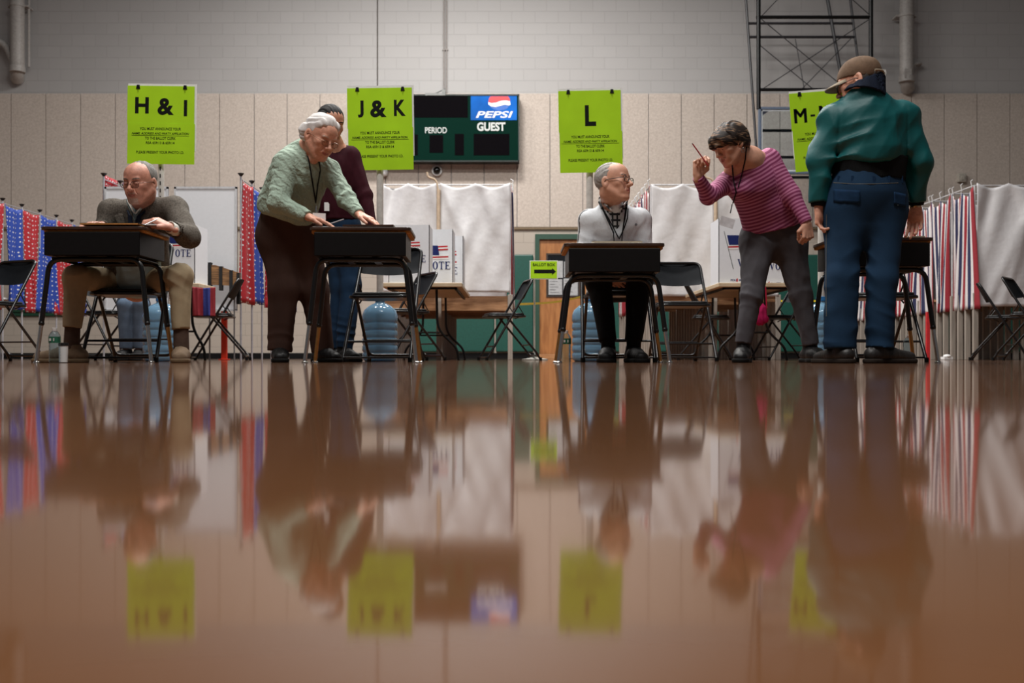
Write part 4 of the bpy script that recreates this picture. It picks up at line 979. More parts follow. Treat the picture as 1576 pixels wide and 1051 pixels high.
def person(label, J, c, R, s, skinm, browm, hands, group=None, head_kw={}, reg_kw={}, neck=(.054, .06), base=None, gaze_dir=None, extra=None, hh=.0032):
    base = Vector(base)
    F = SDF(); L = head_sdf(F, c, R, s, **head_kw)
    N = A(J['N']); F.cap(L(0, -.030, -.055), N, neck[0]*s, neck[1], .02); F.cap(L(0, .02, -.085), N, .03*s, .035, .025)
    if extra: extra(F, L)
    F.cap(N, J['C'], .075, .10, .03); F.cap(J['C'], J['P'], .10, .10, .04)
    for q in ('L', 'R'):
        F.cap(J['C'] if False else N*.4+A(J['sh'+q])*.6, J['sh'+q], .045, .045, .03)
        F.cap(J['sh'+q], J['el'+q], .042, .034, .02); F.cap(J['el'+q], J['wr'+q], .033, .024, .02)
        F.cap(J['hip'+q], J['kn'+q], .07, .048, .03); F.cap(J['kn'+q], J['an'+q], .045, .03, .03)
        F.cap(J['P'], J['hip'+q], .09, .07, .03)
    tips = {}
    for q, kw in hands.items():
        f = kw.get('fw'); f = unit(A(J['wr'+q])-A(J['el'+q])) if f is None else unit(f)
        tips[q] = hand_sdf(F, J['wr'+q], f, kw['pn'], kw['th'], kw.get('s', 1.0), kw.get('curl', (.5,)*4), kw.get('thumb', (.6, .5)))
    ch = [bx(L(0, .0, 0), (.135*s, .135*s, .15*s))]
    fine = [(*ch[0], hh)]
    for q, kw in hands.items():
        f = kw.get('fw'); f = unit(A(J['wr'+q])-A(J['el'+q])) if f is None else unit(f)
        b_ = bx(A(J['wr'+q])+f*.075, .115); ch.append(b_); fine.append((*b_, .0030))
    lo, hi = F.bounds(); V, Fc = F.mesh(.011, [(lo, hi, .011)])
    cen = V[Fc].mean(1); keep = np.ones(len(Fc), bool)
    for l_, h_ in ch: keep &= ~(((cen > l_+.008) & (cen < h_-.008)).all(1))
    Fc = Fc[keep]; V2, F2 = F.mesh(0, fine); nV = len(V); V = np.concatenate([V, V2]); Fall = np.concatenate([Fc, F2+nV])
    mi = head_regions(V, Fall, c, R, s, **reg_kw)
    me_cut = Fall
    o = np_obj('person', V, me_cut, [skinm, lipm, browm, mat('pale_stubble', (186, 156, 142), .8, var=.2, vs=200)], base, midx=mi); o.location = base
    tag(o, label, 'person', group)
    # eyes
    gd = unit(gaze_dir) if gaze_dir is not None else R[:, 1]
    gz = head_kw.get('gaze', 0)
    for q in (-1, 1):
        ec = L(q*.032, .0752, .0); r = .0148*s
        vs, fs = [], []; mb = MB(); mb.ball((0, 0, 0), r, 12)
        Rg = frame(gd); mb.v = [tuple(A(ec)+Rg @ np.array([v[0], -v[2] if False else v[2]*-1*-1, v[1]])) if False else tuple(A(ec)+Rg @ np.array([v[0], v[2], v[1]])) for v in mb.v]
        for i, f in enumerate(mb.f):
            cc = np.mean([mb.v[j] for j in f], 0); mb.m[i] = 1 if unit(cc-ec) @ gd > .84 else 0
        mb.build('eye', [eye_w, eye_i], o, off=base, smooth=80)
    return o, F, L, tips
def garment(name, F, m, o, base, h=.0065, fold=.004, sc=14, seed=1, attrs=None, stretch=(1, 1, .45), extra=(), mats=None, midx=None):
    if fold: F.disp.append(folds(fold, sc, seed, stretch)); F.disp.append(folds(fold*.5, sc*2.3, seed+20, stretch))
    for e in extra: F.disp.append(e)
    V, Fc = F.mesh(h); at = {k: f(V) for k, f in (attrs or {}).items()}
    mi = midx(V[Fc].mean(1)) if midx else None
    return np_obj(name, V, Fc, mats or m, base, o, midx=mi, attrs=at)
def hair(F_fn, c, R, s, m, o, base, amp=.0018, freq=240, h=.003, name='hair', ax=0, recede=(0, .045, .07), nape=-.065, n1=(0, -.85, .52), size=(.0805, .102, .090), ctr=(0, -.018, .032), seed=1, earcut=True, napen=(0, -.35, .94)):
    F = SDF(); L = lambda x, y, z: A(c)+R @ (s*np.array([x, y, z]))
    F.ell(L(*ctr), [q*s for q in size], R, .01)
    if F_fn: F_fn(F, L)
    if n1 is not None: F.plane(-(R @ unit(n1)), L(*recede), .006)
    F.plane(-(R @ unit(napen)), L(0, -.07, nape), .006)
    if earcut:
        for q in (-1, 1): F.ell(L(q*.084, -.006, -.012), (.018*s, .022*s, .034*s), R, .006, 's')
    F.disp.append(hair_noise(R, c, amp, freq, ax, seed)); V, Fc = F.mesh(h)
    return np_obj(name, V, Fc, m, base, o)
def glasses(L, R, o, base, m, r=.0013, w_=.024, h_=.017, ybr=.106, z0=-.002, rim=True):
    b = MB(); lens = MB()
    def tv(v): return tuple(L(*v))
    for q in (-1, 1):
        pts = [tv((q*.0335+w_*math.copysign(abs(math.cos(a))**.7, math.cos(a)), ybr-.10*max(0, abs(q*.0335+w_*math.cos(a))-.02)**1.5*3, z0-.003+h_*math.copysign(abs(math.sin(a))**.7, math.sin(a)))) for a in [2*math.pi*i/28 for i in range(28)]]
        b.tube(pts, r, 6, closed=True)
        lens.add(pts, [tuple(range(28))]); 
        b.tube([tv((q*(.0335+w_), ybr-.006, z0+.004)), tv((q*.071, ybr-.022, z0+.006)), tv((q*.0815, .0, z0+.006)), tv((q*.0835, -.014, z0-.004))], r*1.1, 6)
    b.tube([tv((-.0335+w_, ybr, z0)), tv((0, ybr+.006, z0+.004)), tv((.0335-w_, ybr, z0))], r, 6)
    g = b.build('glasses', m, o, off=base, smooth=60)
    l = lens.build('lens', glass_l, g, off=base); sd = l.modifiers.new('t', 'SOLIDIFY'); sd.thickness = .0006
    return g
def shoe(an, d, m, sole_m, o, base, ln=.28, wd=.047, high=.07, laces=None, name='shoe', heel=.0):
    an = A(an); d = unit((d[0], d[1], 0)); side = np.array([-d[1], d[0], 0]); g = np.array([an[0], an[1], 0.0])
    he = g-d*.055; to = g+d*(ln-.10)
    F = SDF(); F.cap(he+(0, 0, .045), g+d*.06+(0, 0, .048), .042, .040, .02, w=side, q=1.0); F.cap(g+d*.05+(0, 0, .045), to+(0, 0, .030), .044, .034, .03, w=side, q=1.22)
    F.cap(g-d*.015+(0, 0, .05), g-d*.01+(0, 0, high+.03), .046, .045, .02, flat=True)
    F.plane((0, 0, -1), (0, 0, .018), .003); F.disp.append(folds(.0015, 40, 3, (1, 1, 1))); V, Fc = F.mesh(.0045)
    s_ = np_obj(name, V, Fc, m, base, o)
    F = SDF(); F.cap(he+(0, 0, .012), g+d*.06+(0, 0, .012), .047, .043, .01, w=side, q=1.0); F.cap(g+d*.05+(0, 0, .012), to+(0, 0, .012), .046, .043, .02, w=side, q=1.2)
    F.plane((0, 0, 1), (0, 0, .024), .002); F.plane((0, 0, -1), (0, 0, .0), .001); V, Fc = F.mesh(.0045); np_obj('sole', V, Fc, sole_m, base, s_)
    if laces:
        b = MB()
        for k in range(4):
            c = g+d*(.035+.022*k)+(0, 0, .097-.009*k); b.tube([c-side*.022, c+(0, 0, .006), c+side*.022], .0022, 6)
        b.tube([g+d*.03+(0, 0, .10), g+d*.045-side*.03+(0, 0, .09), g+d*.06-side*.035+(0, 0, .07)], .002, 6); b.build('laces', laces, s_, off=base)
    return s_
def arr(J): return {k: A(v) for k, v in J.items()}
def ring(name, F, cpt, nrm, r, th, hgt, m, o, base, q=1.0, side=(1, 0, 0), h=.004, slit=None, cut=None):
    """standing collar / cuff ring"""
    nrm = unit(nrm); u = unit(A(side)-nrm*(A(side) @ nrm)); v = np.cross(nrm, u); G = SDF(); n = 22
    pts = [A(cpt)+u*r*q*math.cos(2*math.pi*i/n)+v*r*math.sin(2*math.pi*i/n) for i in range(n+1)]
    for a, b_ in zip(pts[:-1], pts[1:]): G.cap(a, b_, th, th, .004, w=nrm, q=hgt/th)
    if slit is not None: G.ell(slit[0], slit[1], None, .006, 's')
    V, Fc = G.mesh(h); return np_obj(name, V, Fc, m, base, o)

# ---------------------------------------------------------------- seated man in tweed blazer
g_hair = mat('grey_hair', (112, 108, 104), .6, var=.35, vs=70)
tweed = mat('brown_grey_tweed', (88, 82, 75), .85, var=.42, vs=110, bump=.3, bs=200)
khaki = mat('khaki_cotton', (150, 134, 108), .8, var=.06, bump=.15, bs=150)
def man_blazer():
    Yh = 6.02; c = P(216, 281, Yh); R = frame((-.24, -1, -.24), (.03, 0, 1)); s = 1.07
    J = arr(dict(N=P(219, 316, 6.2), C=P(217, 346, 6.25), P=P(210, 440, 6.5), shL=P(270, 322, 6.18), shR=P(171, 325, 6.18), elL=P(289, 365, 6.02), elR=P(155, 378, 6.12),
        wrL=P(262, 350, 5.86), wrR=P(157, 347, 5.95), hipL=P(228, 434, 6.45), hipR=P(188, 434, 6.45), knL=P(277, 425, 6.0), knR=P(117, 427, 6.0), anL=P(279, 528, 5.97), anR=P(110, 528, 5.97)))
    base = (J['P'][0], J['P'][1], 0)
    o, F, L, tips = person('seated man in a tweed blazer and glasses writing at the left desk', J, c, R, s, skin_ruddy, mat('grey_brow', (112, 98, 90), .8),
        {'L': dict(pn=(-.35, .3, -1), th=(-.3, -.8, -.3), fw=(-.85, -.15, .42), curl=(.62, .66, .62, .6), thumb=(.7, .6), s=1.14), 'R': dict(pn=(0, 0, -1), th=(1, 0, 0), fw=(-.3, -.9, 0), curl=(.2,)*4)},
        head_kw=dict(eye_open=.0018, gaze=-.005, jowl=.004, jaw=1.15, thin=-.003, ear=1.05), reg_kw=dict(goatee=True), neck=(.064, .07), base=base)
    hair(None, c, R, s, g_hair, o, base, recede=(0, .10, .088), n1=(0, -.70, .71), size=(.0795, .101, .0885), amp=.0012)
    glasses(L, R, o, base, mat('bronze_wire', (90, 62, 50), .3, .5), r=.0016)
    # shirt and navy inner collar
    S = SDF(); S.cap(J['N']+(0, .0, .0), J['C'], .085, .125, .03, w=(1, 0, 0), q=1.2); S.cap(J['C'], A(P(212, 425, 6.38)), .13, .145, .05, w=(1, 0, 0), q=1.2)
    S.ell(L(0, .03, -.10)+A((0, -.01, -.02)), (.062, .075, .055), None, .01, 's'); S.cap(A(J['N'])+A((0, -.04, .06)), A(J['N'])+A((0, -.12, -.025)), .035, .012, .01, mode='s')
    garment('shirt', S, mat('pale_blue_shirt', (150, 168, 170), .8, var=.06), o, base, fold=.003, sc=22)
    col = SDF(); N = J['N']
    for q in (-1, 1):
        a = N+A((q*.075, .03, .03)); b_ = N+A((q*.055, -.07, .0)); d = N+A((q*.012, -.115, -.055)); col.cap(a, b_, .007, .007, .005, w=(0, -.3, 1), q=3.2); col.cap(b_, d, .007, .006, .005, w=(q*.7, 0, 1), q=3.0)
    V, Fc = col.mesh(.004); np_obj('shirt_collar', V, Fc, mat('off_white_collar', (206, 204, 196), .8), base, o)
    col = SDF()
    for q in (-1, 1):
        b_ = N+A((q*.078, -.058, -.012)); d = N+A((q*.028, -.128, -.085)); col.cap(b_, d, .006, .006, .005, w=(q*.8, 0, 1), q=3.0); col.cap(d, N+A((q*.01, -.15, -.2)), .006, .006, .005, w=(1, 0, 0), q=2.4)
    V, Fc = col.mesh(.004); np_obj('navy_placket', V, Fc, mat('navy_knit', (30, 36, 50), .85), base, o)
    # blazer
    B = SDF(); C = J['C']; W = A(P(212, 405, 6.38)); H = A(P(211, 436, 6.42))
    B.cap(J['shL'], J['shR'], .074, .074, .03, w=(0, 1, 0), q=1.15); B.cap(N+A((0, .03, -.02)), C, .09, .14, .05, w=(1, 0, 0), q=1.15)
    B.cap(C, W, .145, .155, .05, w=(1, 0, 0), q=1.25); B.cap(W, H, .155, .165, .04, w=(1, 0, 0), q=1.2, flat=True)
    for q, el, wr in (('L', 'elL', 'wrL'), ('R', 'elR', 'wrR')):
        B.cap(J['sh'+q], J[el], .078, .068, .03); e = J[wr]-unit(J[wr]-J[el])*.005; B.cap(J[el], e, .066, .046, .03, flat=True)
        d = unit(J[wr]-J[el]); B.cap(e-d*.06, e+d*.03, .036, .036, .002, mode='s', flata=True)
    fy = C+A((0, -.165, 0))
    B.cap(N+A((0, -.02, .06)), N+A((0, -.03, .0)), .072, .075, .01, mode='s'); B.cap(N+A((0, -.13, .02)), C+A((-.005, -.18, -.09)), .062, .020, .012, mode='s'); B.cap(W+A((.005, -.2, -.02)), H+A((.01, -.2, -.05)), .03, .085, .02, mode='s')
    garment('blazer', B, tweed, o, base, fold=.007, sc=13, extra=[joint_folds(J['elL'], J['elL']-J['shL'], .14, 14, .010, 2), joint_folds(A(P(262, 330, 6.1)), (1, 0, 1), .08, 14, .004, 5)])
    # lapels
    lp = SDF()
    for q in (-1, 1):
        a = N+A((q*.088, -.02, .012)); b_ = C+A((q*.080, -.150, .035)); d = C+A((q*.03, -.172, -.08)); lp.cap(a, b_, .008, .009, .006, w=(1, 0, .2), q=2.6); lp.cap(b_, d, .009, .006, .006, w=(1, 0, .2), q=3.2)
        lp.cap(C+A((q*.105, -.142, .045)), C+A((q*.085, -.150, .045)), .003, .003, .001, mode='s', w=(0, 1, 0), q=6)
    V, Fc = lp.mesh(.004); np_obj('lapels', V, Fc, tweed, base, o)
    G = SDF(); d = unit(J['wrL']-J['elL']); G.cap(J['wrL']-d*.04, J['wrL']+d*.008, .037, .036, .004, flat=True); G.cap(J['wrL']+d*.0, J['wrL']+d*.03, .031, .031, .001, mode='s', flata=True); V, Fc = G.mesh(.004); np_obj('shirt_cuff', V, Fc, mat('off_white_collar', ()), base, o)
    T = SDF()
    T.cap(J['hipL'], J['hipR'], .090, .090, .03)
    for q in ('L', 'R'):
        T.cap(J['hip'+q], J['kn'+q], .085, .074, .03); e = A(P(111, 505, 5.97)) if q == 'R' else A(P(279, 508, 5.97))
        T.cap(J['kn'+q], e, .072, .056, .04, flat=True)
    garment('trousers', T, khaki, o, base, fold=.005, sc=13, extra=[joint_folds(J['knL'], (0.3, 0, 1), .11, 13, .005, 1), joint_folds(J['knR'], (-.3, 0, 1), .11, 13, .005, 4)])
    sk = mat('brown_sock', (74, 58, 50), .9, bump=.3, bs=90)
    for q in ('L', 'R'):
        G = SDF(); G.cap(J['kn'+q]*.25+J['an'+q]*.75, J['an'+q]+A((0, 0, -.03)), .044, .046, .01); V, Fc = G.mesh(.006); np_obj('sock', V, Fc, sk, base, o)
    tan = mat('tan_suede', (112, 94, 76), .8, bump=.2); sole = mat('gum_sole', (104, 86, 66), .7); lace = mat('lace', (150, 138, 118), .8)
    shoe(J['anR'], (-1, -.12), tan, sole, o, base, .285, .047, .075, lace); shoe(J['anL'], (.28, -1), tan, sole, o, base, .285, .05, .075, lace)
    # pen in hand
    b = MB(); tp = Vector(P(232, 345, 5.72)); b.tube([tp+Vector((-.03, -.01, -.005)), tp+Vector((.03, .03, .035))], .0032, 8)
    tag(b.build('pen', mat('silver_pen', (190, 190, 195), .3, .6), smooth=40), 'thin silver pen in the blazer man\'s left hand', 'pen')
man_blazer()

# ---------------------------------------------------------------- white-haired woman leaning on the desk
w_hair = mat('white_hair', (206, 202, 200), .7, var=.12, vs=60)
def knit(name, col, sc=110):
    T = NT(name); co = T.obj(); wv = T.n('ShaderNodeTexWave', {'Vector': co, 'Scale': 9.0, 'Distortion': 5.0, 'Detail': 2.0, 'Detail Scale': 2.5}, wave_type='BANDS', bands_direction='DIAGONAL').outputs[1]
    nz = T.n('ShaderNodeTexNoise', {'Vector': co, 'Scale': 130.0, 'Detail': 2.0}).outputs[0]
    T.set('Base Color', T.mix(nz, srgb(*[q*.86 for q in col]), srgb(*[min(255, q*1.08) for q in col]))); T.set('Roughness', .9)
    T.bump(T.math('ADD', T.math('MULTIPLY', wv, .7), T.math('MULTIPLY', nz, .3)), .55, .014); return T.m
def woman_white():
    c = P(493, 211, 5.95); R = frame((.68, -.62, -.50), (.24, -.1, 1)); s = 1.06
    J = arr(dict(N=P(473, 232, 6.05), C=P(462, 266, 6.12), P=P(443, 352, 6.3), shR=P(440, 252, 5.98), shL=P(506, 262, 6.12), elR=P(428, 312, 5.88), elL=P(533, 306, 6.02), wrR=P(475, 334, 5.80), wrL=P(553, 330, 5.92),
        hipR=P(427, 365, 6.28), hipL=P(464, 365, 6.34), knR=P(437, 445, 6.24), knL=P(484, 447, 6.34), anR=P(431, 532, 6.22), anL=P(496, 533, 6.36)))
    base = (J['P'][0], J['P'][1], 0)
    def ex(F, L): F.cap(L(0, .045, -.095), A(P(482, 246, 5.98)), .022, .03, .02)
    o, F, L, tips = person('white-haired woman in a sage green knit sweater leaning over a school desk', J, c, R, s, skin_old, mat('white_brow', (206, 180, 165), .8),
        {'R': dict(pn=(0, 0, -1), th=(0, -1, 0), fw=(.93, -.1, -.28), curl=(.12, .16, .2, .28), thumb=(.5, .4)), 'L': dict(pn=(.1, 0, -1), th=(-.3, -.9, 0), fw=(.8, -.35, -.38), curl=(.1, .14, .18, .2), thumb=(.4, .3))},
        head_kw=dict(eye_open=.0025, gaze=-.003, jowl=.005, ear=1.15, mouth=.0012, nose=1.02), neck=(.055, .065), base=base, extra=ex)
    def puff(F, L):
        for (x, y, z, r) in ((0, -.09, .03, .045), (-.05, -.07, .0, .04), (.05, -.07, .0, .045), (0, -.09, -.02, .035), (.0, .02, .085, .05), (.035, .03, .075, .04), (-.035, .03, .075, .04), (.055, -.06, -.03, .03)): F.ell(L(x, y, z), (r*s,)*3, None, .015)
    hair(puff, c, R, s, w_hair, o, base, amp=.0020, freq=150, recede=(0, .060, .070), n1=(0, -.8, .6), size=(.084, .106, .094), ctr=(0, -.022, .036), nape=-.062)
    glasses(L, R, o, base, mat('thin_gold_wire', (128, 100, 80), .3, .6), r=.0013, w_=.021, h_=.015)
    S = SDF(); Bc = A(P(443, 316, 6.22))
    S.cap(J['N']+A((0, .02, -.02)), J['C'], .10, .165, .06); S.cap(J['C'], Bc, .168, .19, .08); S.cap(J['shR'], J['shL'], .075, .075, .05)
    S.cap(J['shR'], J['elR'], .078, .068, .035); S.cap(J['elR'], J['wrR'], .066, .040, .03, flat=True); S.cap(J['shL'], J['elL'], .070, .060, .035); S.cap(J['elL'], J['wrL'], .058, .040, .03, flat=True)
    S.ell(L(0, .02, -.10), (.052, .056, .046), None, .01, 's'); S.plane((-.38, 0, -1), A(P(440, 343, 6.2)), .02)
    sage = knit('sage_knit', (150, 168, 152)); Sg = garment('sweater', S, sage, o, base, fold=.009, sc=9, seed=5, stretch=(1, 1, .7), extra=[joint_folds(J['elR'], J['elR']-J['shR'], .12, 12, .007, 3), joint_folds(J['elL'], J['wrL']-J['elL'], .12, 12, .006, 7)])
    T = SDF(); T.cap(J['hipR'], J['hipL'], .125, .125, .05, w=(0, 0, 1), q=1.2); T.cap(Bc+A((0, .02, -.03)), J['P']+A((0, 0, -.03)), .165, .155, .08)
    for q, e, r in (('R', P(431, 541, 6.22), .080), ('L', P(497, 541, 6.36), .076)):
        T.cap(J['hip'+q], J['kn'+q], .118, .094, .05); T.cap(J['kn'+q], e, .092, r, .04, flat=True)
    garment('trousers', T, mat('brown_corduroy', (62, 44, 38), .85, var=.14, vs=8, bump=.3, bs=300, stretch=(1, 1, .05)), o, base, fold=.008, sc=9, seed=8, stretch=(1, 1, .35), extra=[joint_folds(J['knR']+A((0, 0, -.35)), (0, 0, 1), .12, 12, .006, 3), joint_folds(J['knL']+A((0, 0, -.3)), (0, 0, 1), .14, 11, .006, 5)])
    bl = mat('black_leather', (16, 15, 16), .5, bump=.1, spec=.3); bs_ = mat('black_sole', (14, 14, 14), .7)
    shoe(J['anR'], (.25, -1), bl, bs_, o, base, .26, .05, .06); shoe(J['anL'], (.7, -.8), bl, bs_, o, base, .26, .05, .06)
    bk = mat('black_lanyard', (18, 18, 20), .7)
    ly = strand('lanyard', S, [(470, 222), (474, 240), (480, 275), (486, 312), (489, 284), (493, 262), (491, 247)], .0045, bk, o, base)
    p = on_surf(S, 487, 326, lift=.02); b = MB(); b.box(p+Vector((.0, -.01, .02)), (.008, .006, .05)); b.build('badge_clip', chrome, o, off=base)
    b = MB(); p = on_surf(S, 487, 330, lift=.02) or P(487, 330, 5.85); b.box(p+Vector((.02, -.02, -.025)), (.075, .003, .06), .3); b.build('name_badge', paper_w, o, off=base)
    b = MB(); p = P(521, 345, 5.72); b.tube([Vector((p.x-.045, p.y, .80)), Vector((p.x+.03, p.y, .825))], .0035, 8)
    tag(b.build('pen', mat('silver_pen', ()), smooth=40), 'silver pen held by the white-haired woman', 'pen')
woman_white()

# ---------------------------------------------------------------- man in maroon sweater behind her
def man_maroon():
    c = P(508, 191, 6.9); R = frame((.55, -.75, -.30), (.05, 0, 1)); s = 1.06
    J = arr(dict(N=P(512, 222, 6.95), C=P(517, 260, 7.0), P=P(523, 345, 7.05), shR=P(488, 241, 7.02), shL=P(541, 241, 7.0), elR=P(478, 300, 7.02), elL=P(561, 300, 6.96), wrR=P(486, 348, 6.96), wrL=P(573, 352, 6.9),
        hipR=P(513, 352, 7.1), hipL=P(533, 352, 7.05), knR=P(524, 440, 7.06), knL=P(540, 440, 6.98), anR=P(518, 532, 7.04), anL=P(530, 532, 6.9)))
    base = (J['P'][0], J['P'][1], 0)
    o, F, L, tips = person('dark-haired man in a maroon sweater and jeans standing behind the white-haired woman', J, c, R, s, mat('tan_skin', (188, 132, 106), .5, var=.06, sss=.1), mat('dark_brow', (34, 28, 26), .8),
        {'L': dict(pn=(-1, 0, 0), th=(0, -1, 0), curl=(.4,)*4)}, head_kw=dict(eye_open=.004), neck=(.05, .058), base=base)
    hair(None, c, R, s, mat('dark_hair', (20, 18, 19), .65, var=.25, spec=.2), o, base, recede=(0, .09, .048), n1=(0, -.7, .7), size=(.085, .108, .095), ctr=(0, -.013, .034), amp=.0009)
    S = SDF(); W = A(P(521, 315, 7.03)); S.cap(J['shR'], J['shL'], .066, .066, .03); S.cap(J['N']+A((0, 0, -.04)), J['C'], .07, .12, .05, w=(1, .3, 0), q=1.25); S.cap(J['C'], W, .125, .12, .05, w=(1, .3, 0), q=1.25); S.cap(W, A(P(522, 338, 7.04)), .122, .125, .04, w=(1, .3, 0), q=1.2, flat=True)
    for q in ('L', 'R'): S.cap(J['sh'+q], J['el'+q], .068, .056, .03); S.cap(J['el'+q], J['wr'+q], .055, .040, .02, flat=True)
    S.ell(L(0, .0, -.10), (.052, .055, .04), None, .008, 's')
    garment('sweater', S, mat('maroon_knit', (52, 14, 24), .85, bump=.2, bs=200), o, base, fold=.006, sc=11, seed=3, extra=[joint_folds(J['elL'], J['wrL']-J['elL'], .1, 14, .005)])
    T = SDF(); T.cap(J['hipR'], J['hipL'], .11, .11, .04, w=(0, 0, 1), q=1.1); T.cap(J['P']+A((0, 0, .05)), J['P'], .115, .115, .04, flata=True)
    for q in ('L', 'R'): T.cap(J['hip'+q], J['kn'+q], .095, .075, .04); T.cap(J['kn'+q], J['an'+q]+A((0, 0, -.03)), .072, .062, .03, flat=True)
    garment('jeans', T, mat('dark_denim', (22, 44, 68), .8, var=.2, vs=9, bump=.15, bs=250), o, base, fold=.006, sc=11, seed=4, extra=[joint_folds(J['anL']+A((0, 0, .08)), (0, 0, 1), .12, 14, .006)])
    bl = mat('black_leather', ()); shoe(J['anR'], (.5, -1), bl, mat('black_sole', ()), o, base, .28); shoe(J['anL'], (.6, -.9), bl, mat('black_sole', ()), o, base, .28)
    b = MB(); p = on_surf(S, 503, 325, 6, 7.4) or P(503, 325, 6.8); p = P(503, 318, p.y-.01); b.box(p, (.035, .003, .06)); b.build('name_badge', paper_w, o, off=base)
man_maroon()

# ---------------------------------------------------------------- seated man in white fleece
fleece = mat('pale_grey_fleece', (204, 207, 211), .9, var=.05, vs=90, bump=.35, bs=160)
blk = mat('black_cloth', (13, 13, 15), .8, bump=.15)
def man_fleece():
    c = P(944, 281, 6.2); R = frame((.80, -.56, .07), (0, 0, 1)); s = 1.06
    J = arr(dict(N=P(943, 316, 6.32), C=P(946, 348, 6.36), P=P(948, 438, 6.55), shL=P(985, 338, 6.36), shR=P(907, 340, 6.36), elL=P(992, 388, 6.34), elR=P(901, 388, 6.34), wrL=P(962, 413, 6.2), wrR=P(934, 412, 6.2),
        hipL=P(966, 440, 6.55), hipR=P(930, 440, 6.55), knL=P(984, 432, 6.2), knR=P(921, 432, 6.2), anL=P(975, 532, 6.08), anR=P(936, 532, 6.08)))
    base = (J['P'][0], J['P'][1], 0)
    o, F, L, tips = person('seated man in a pale fleece, glasses and lanyard looking up to the right', J, c, R, s, skin, mat('grey_brow', ()),
        {'L': dict(pn=(-.5, .6, -.2), th=(-.3, -.4, .8), fw=(-.55, -.2, -.75), curl=(.5, .55, .6, .6), thumb=(.5, .4)), 'R': dict(pn=(.5, .6, -.3), th=(.3, -.4, .8), fw=(.5, -.15, -.8), curl=(.4, .45, .5, .5), thumb=(.5, .4))},
        head_kw=dict(eye_open=.0045, mouth=.0012, nose=1.03, ear=1.1, jowl=.001), neck=(.060, .066), base=base, gaze_dir=(.85, -.45, .12))
    hair(None, c, R, s, mat('silver_hair', (150, 146, 142), .6, var=.3, vs=70), o, base, recede=(0, .078, .092), n1=(0, -.8, .6), size=(.080, .1025, .0895), amp=.001, nape=-.075)
    glasses(L, R, o, base, mat('black_frame', (18, 18, 20), .3), r=.0019, w_=.023, h_=.0145, z0=.0)
    plaid = None; T_ = NT('black_white_plaid'); sp = T_.n('ShaderNodeSeparateXYZ', {0: T_.obj()})
    f = T_.math('MAXIMUM', T_.math('LESS_THAN', T_.math('FRACT', T_.math('MULTIPLY', sp.outputs[0], 34.0)), .38), T_.math('LESS_THAN', T_.math('FRACT', T_.math('MULTIPLY', sp.outputs[2], 26.0)), .35))
    T_.set('Base Color', T_.mix(f, srgb(200, 200, 200), srgb(26, 26, 30))); plaid = T_.m
    N = J['N']
    S = SDF(); S.cap(N, J['C'], .075, .115, .03, w=(1, 0, 0), q=1.15); S.cap(J['C'], A(P(947, 415, 6.45)), .115, .13, .04, w=(1, 0, 0), q=1.15); S.ell(N+A((0, -.05, .05)), (.06, .06, .05), None, .01, 's'); garment('plaid_shirt', S, plaid, o, base, fold=.002, sc=20)
    G = SDF(); G.cap(N+A((.01, -.055, .0)), N+A((.01, -.080, -.03)), .045, .03, .01, w=(1, 0, 0), q=1.15); G.ell(N+A((.008, -.05, .045)), (.07, .06, .045), None, .01, 's'); V, Fc = G.mesh(.005); np_obj('undershirt', V, Fc, mat('white_tee', (222, 222, 224), .8), base, o)
    G = SDF()
    for q in (-1, 1):
        a = N+A((q*.075-.005, .035, .045)); b_ = N+A((q*.075+.005, -.055, .012)); d = N+A((q*.035+.005, -.125, -.04)); G.cap(a, b_, .007, .007, .005, w=(0, -.3, 1), q=3.4); G.cap(b_, d, .007, .006, .005, w=(q*.8, 0, 1), q=3.6)
    V, Fc = G.mesh(.004); np_obj('shirt_collar', V, Fc, plaid, base, o)
    B = SDF(); C = J['C']; W = A(P(947, 405, 6.45)); H = A(P(948, 430, 6.5))
    B.cap(J['shL'], J['shR'], .070, .070, .04, w=(0, 1, 0), q=1.15); B.cap(N+A((0, .02, -.03)), C, .085, .13, .05, w=(1, 0, 0), q=1.1); B.cap(C, W, .135, .145, .05, w=(1, 0, 0), q=1.2); B.cap(W, H, .145, .145, .03, w=(1, 0, 0), q=1.2, flat=True)
    for q in ('L', 'R'): B.cap(J['sh'+q], J['el'+q], .073, .058, .03); B.cap(J['el'+q], J['wr'+q], .056, .042, .03, flat=True)
    B.cap(N+A((.0, -.02, .06)), N+A((0, -.03, .0)), .078, .078, .01, mode='s'); B.cap(N+A((.004, -.12, .0)), C+A((.006, -.19, -.2)), .062, .042, .010, mode='s')
    garment('fleece_jacket', B, None, o, base, fold=.006, sc=10, seed=6, mats=[fleece, blk], midx=lambda p: ((np.abs(p[:, 1]-6.33) < .006) & (p[:, 2] > .6) & (np.abs(p[:, 0]-J['C'][0]) > .17)).astype(int), extra=[joint_folds(J['elL'], (0, 0, 1), .1, 15, .004), joint_folds(J['elR'], (0, 0, 1), .1, 15, .004, 4)])
    G = SDF()
    for q in (-1, 1):
        a = N+A((q*.088, -.015, .018)); b_ = N+A((q*.075, -.10, -.03)); d = C+A((q*.028+.004, -.16, -.06)); e = C+A((q*.02+.004, -.165, -.17)); G.cap(a, b_, .007, .007, .004); G.cap(b_, d, .006, .005, .004); G.cap(d, e, .004, .004, .004)
    V, Fc = G.mesh(.004); np_obj('black_piping', V, Fc, blk, base, o)
    ly = strand('lanyard', B, [(926, 318), (936, 335), (945, 352), (953, 368), (961, 350), (966, 335), (967, 318)], .0035, mat('black_lanyard', ()), o, base, lift=.006)
    p = on_surf(B, 978, 345); b = MB(); text_mesh(b, 'lo', p.x, p.z, p.y-.002, width=.022, height=.018, bold=.03); b.build('chest_emblem', blackp, o, off=base)
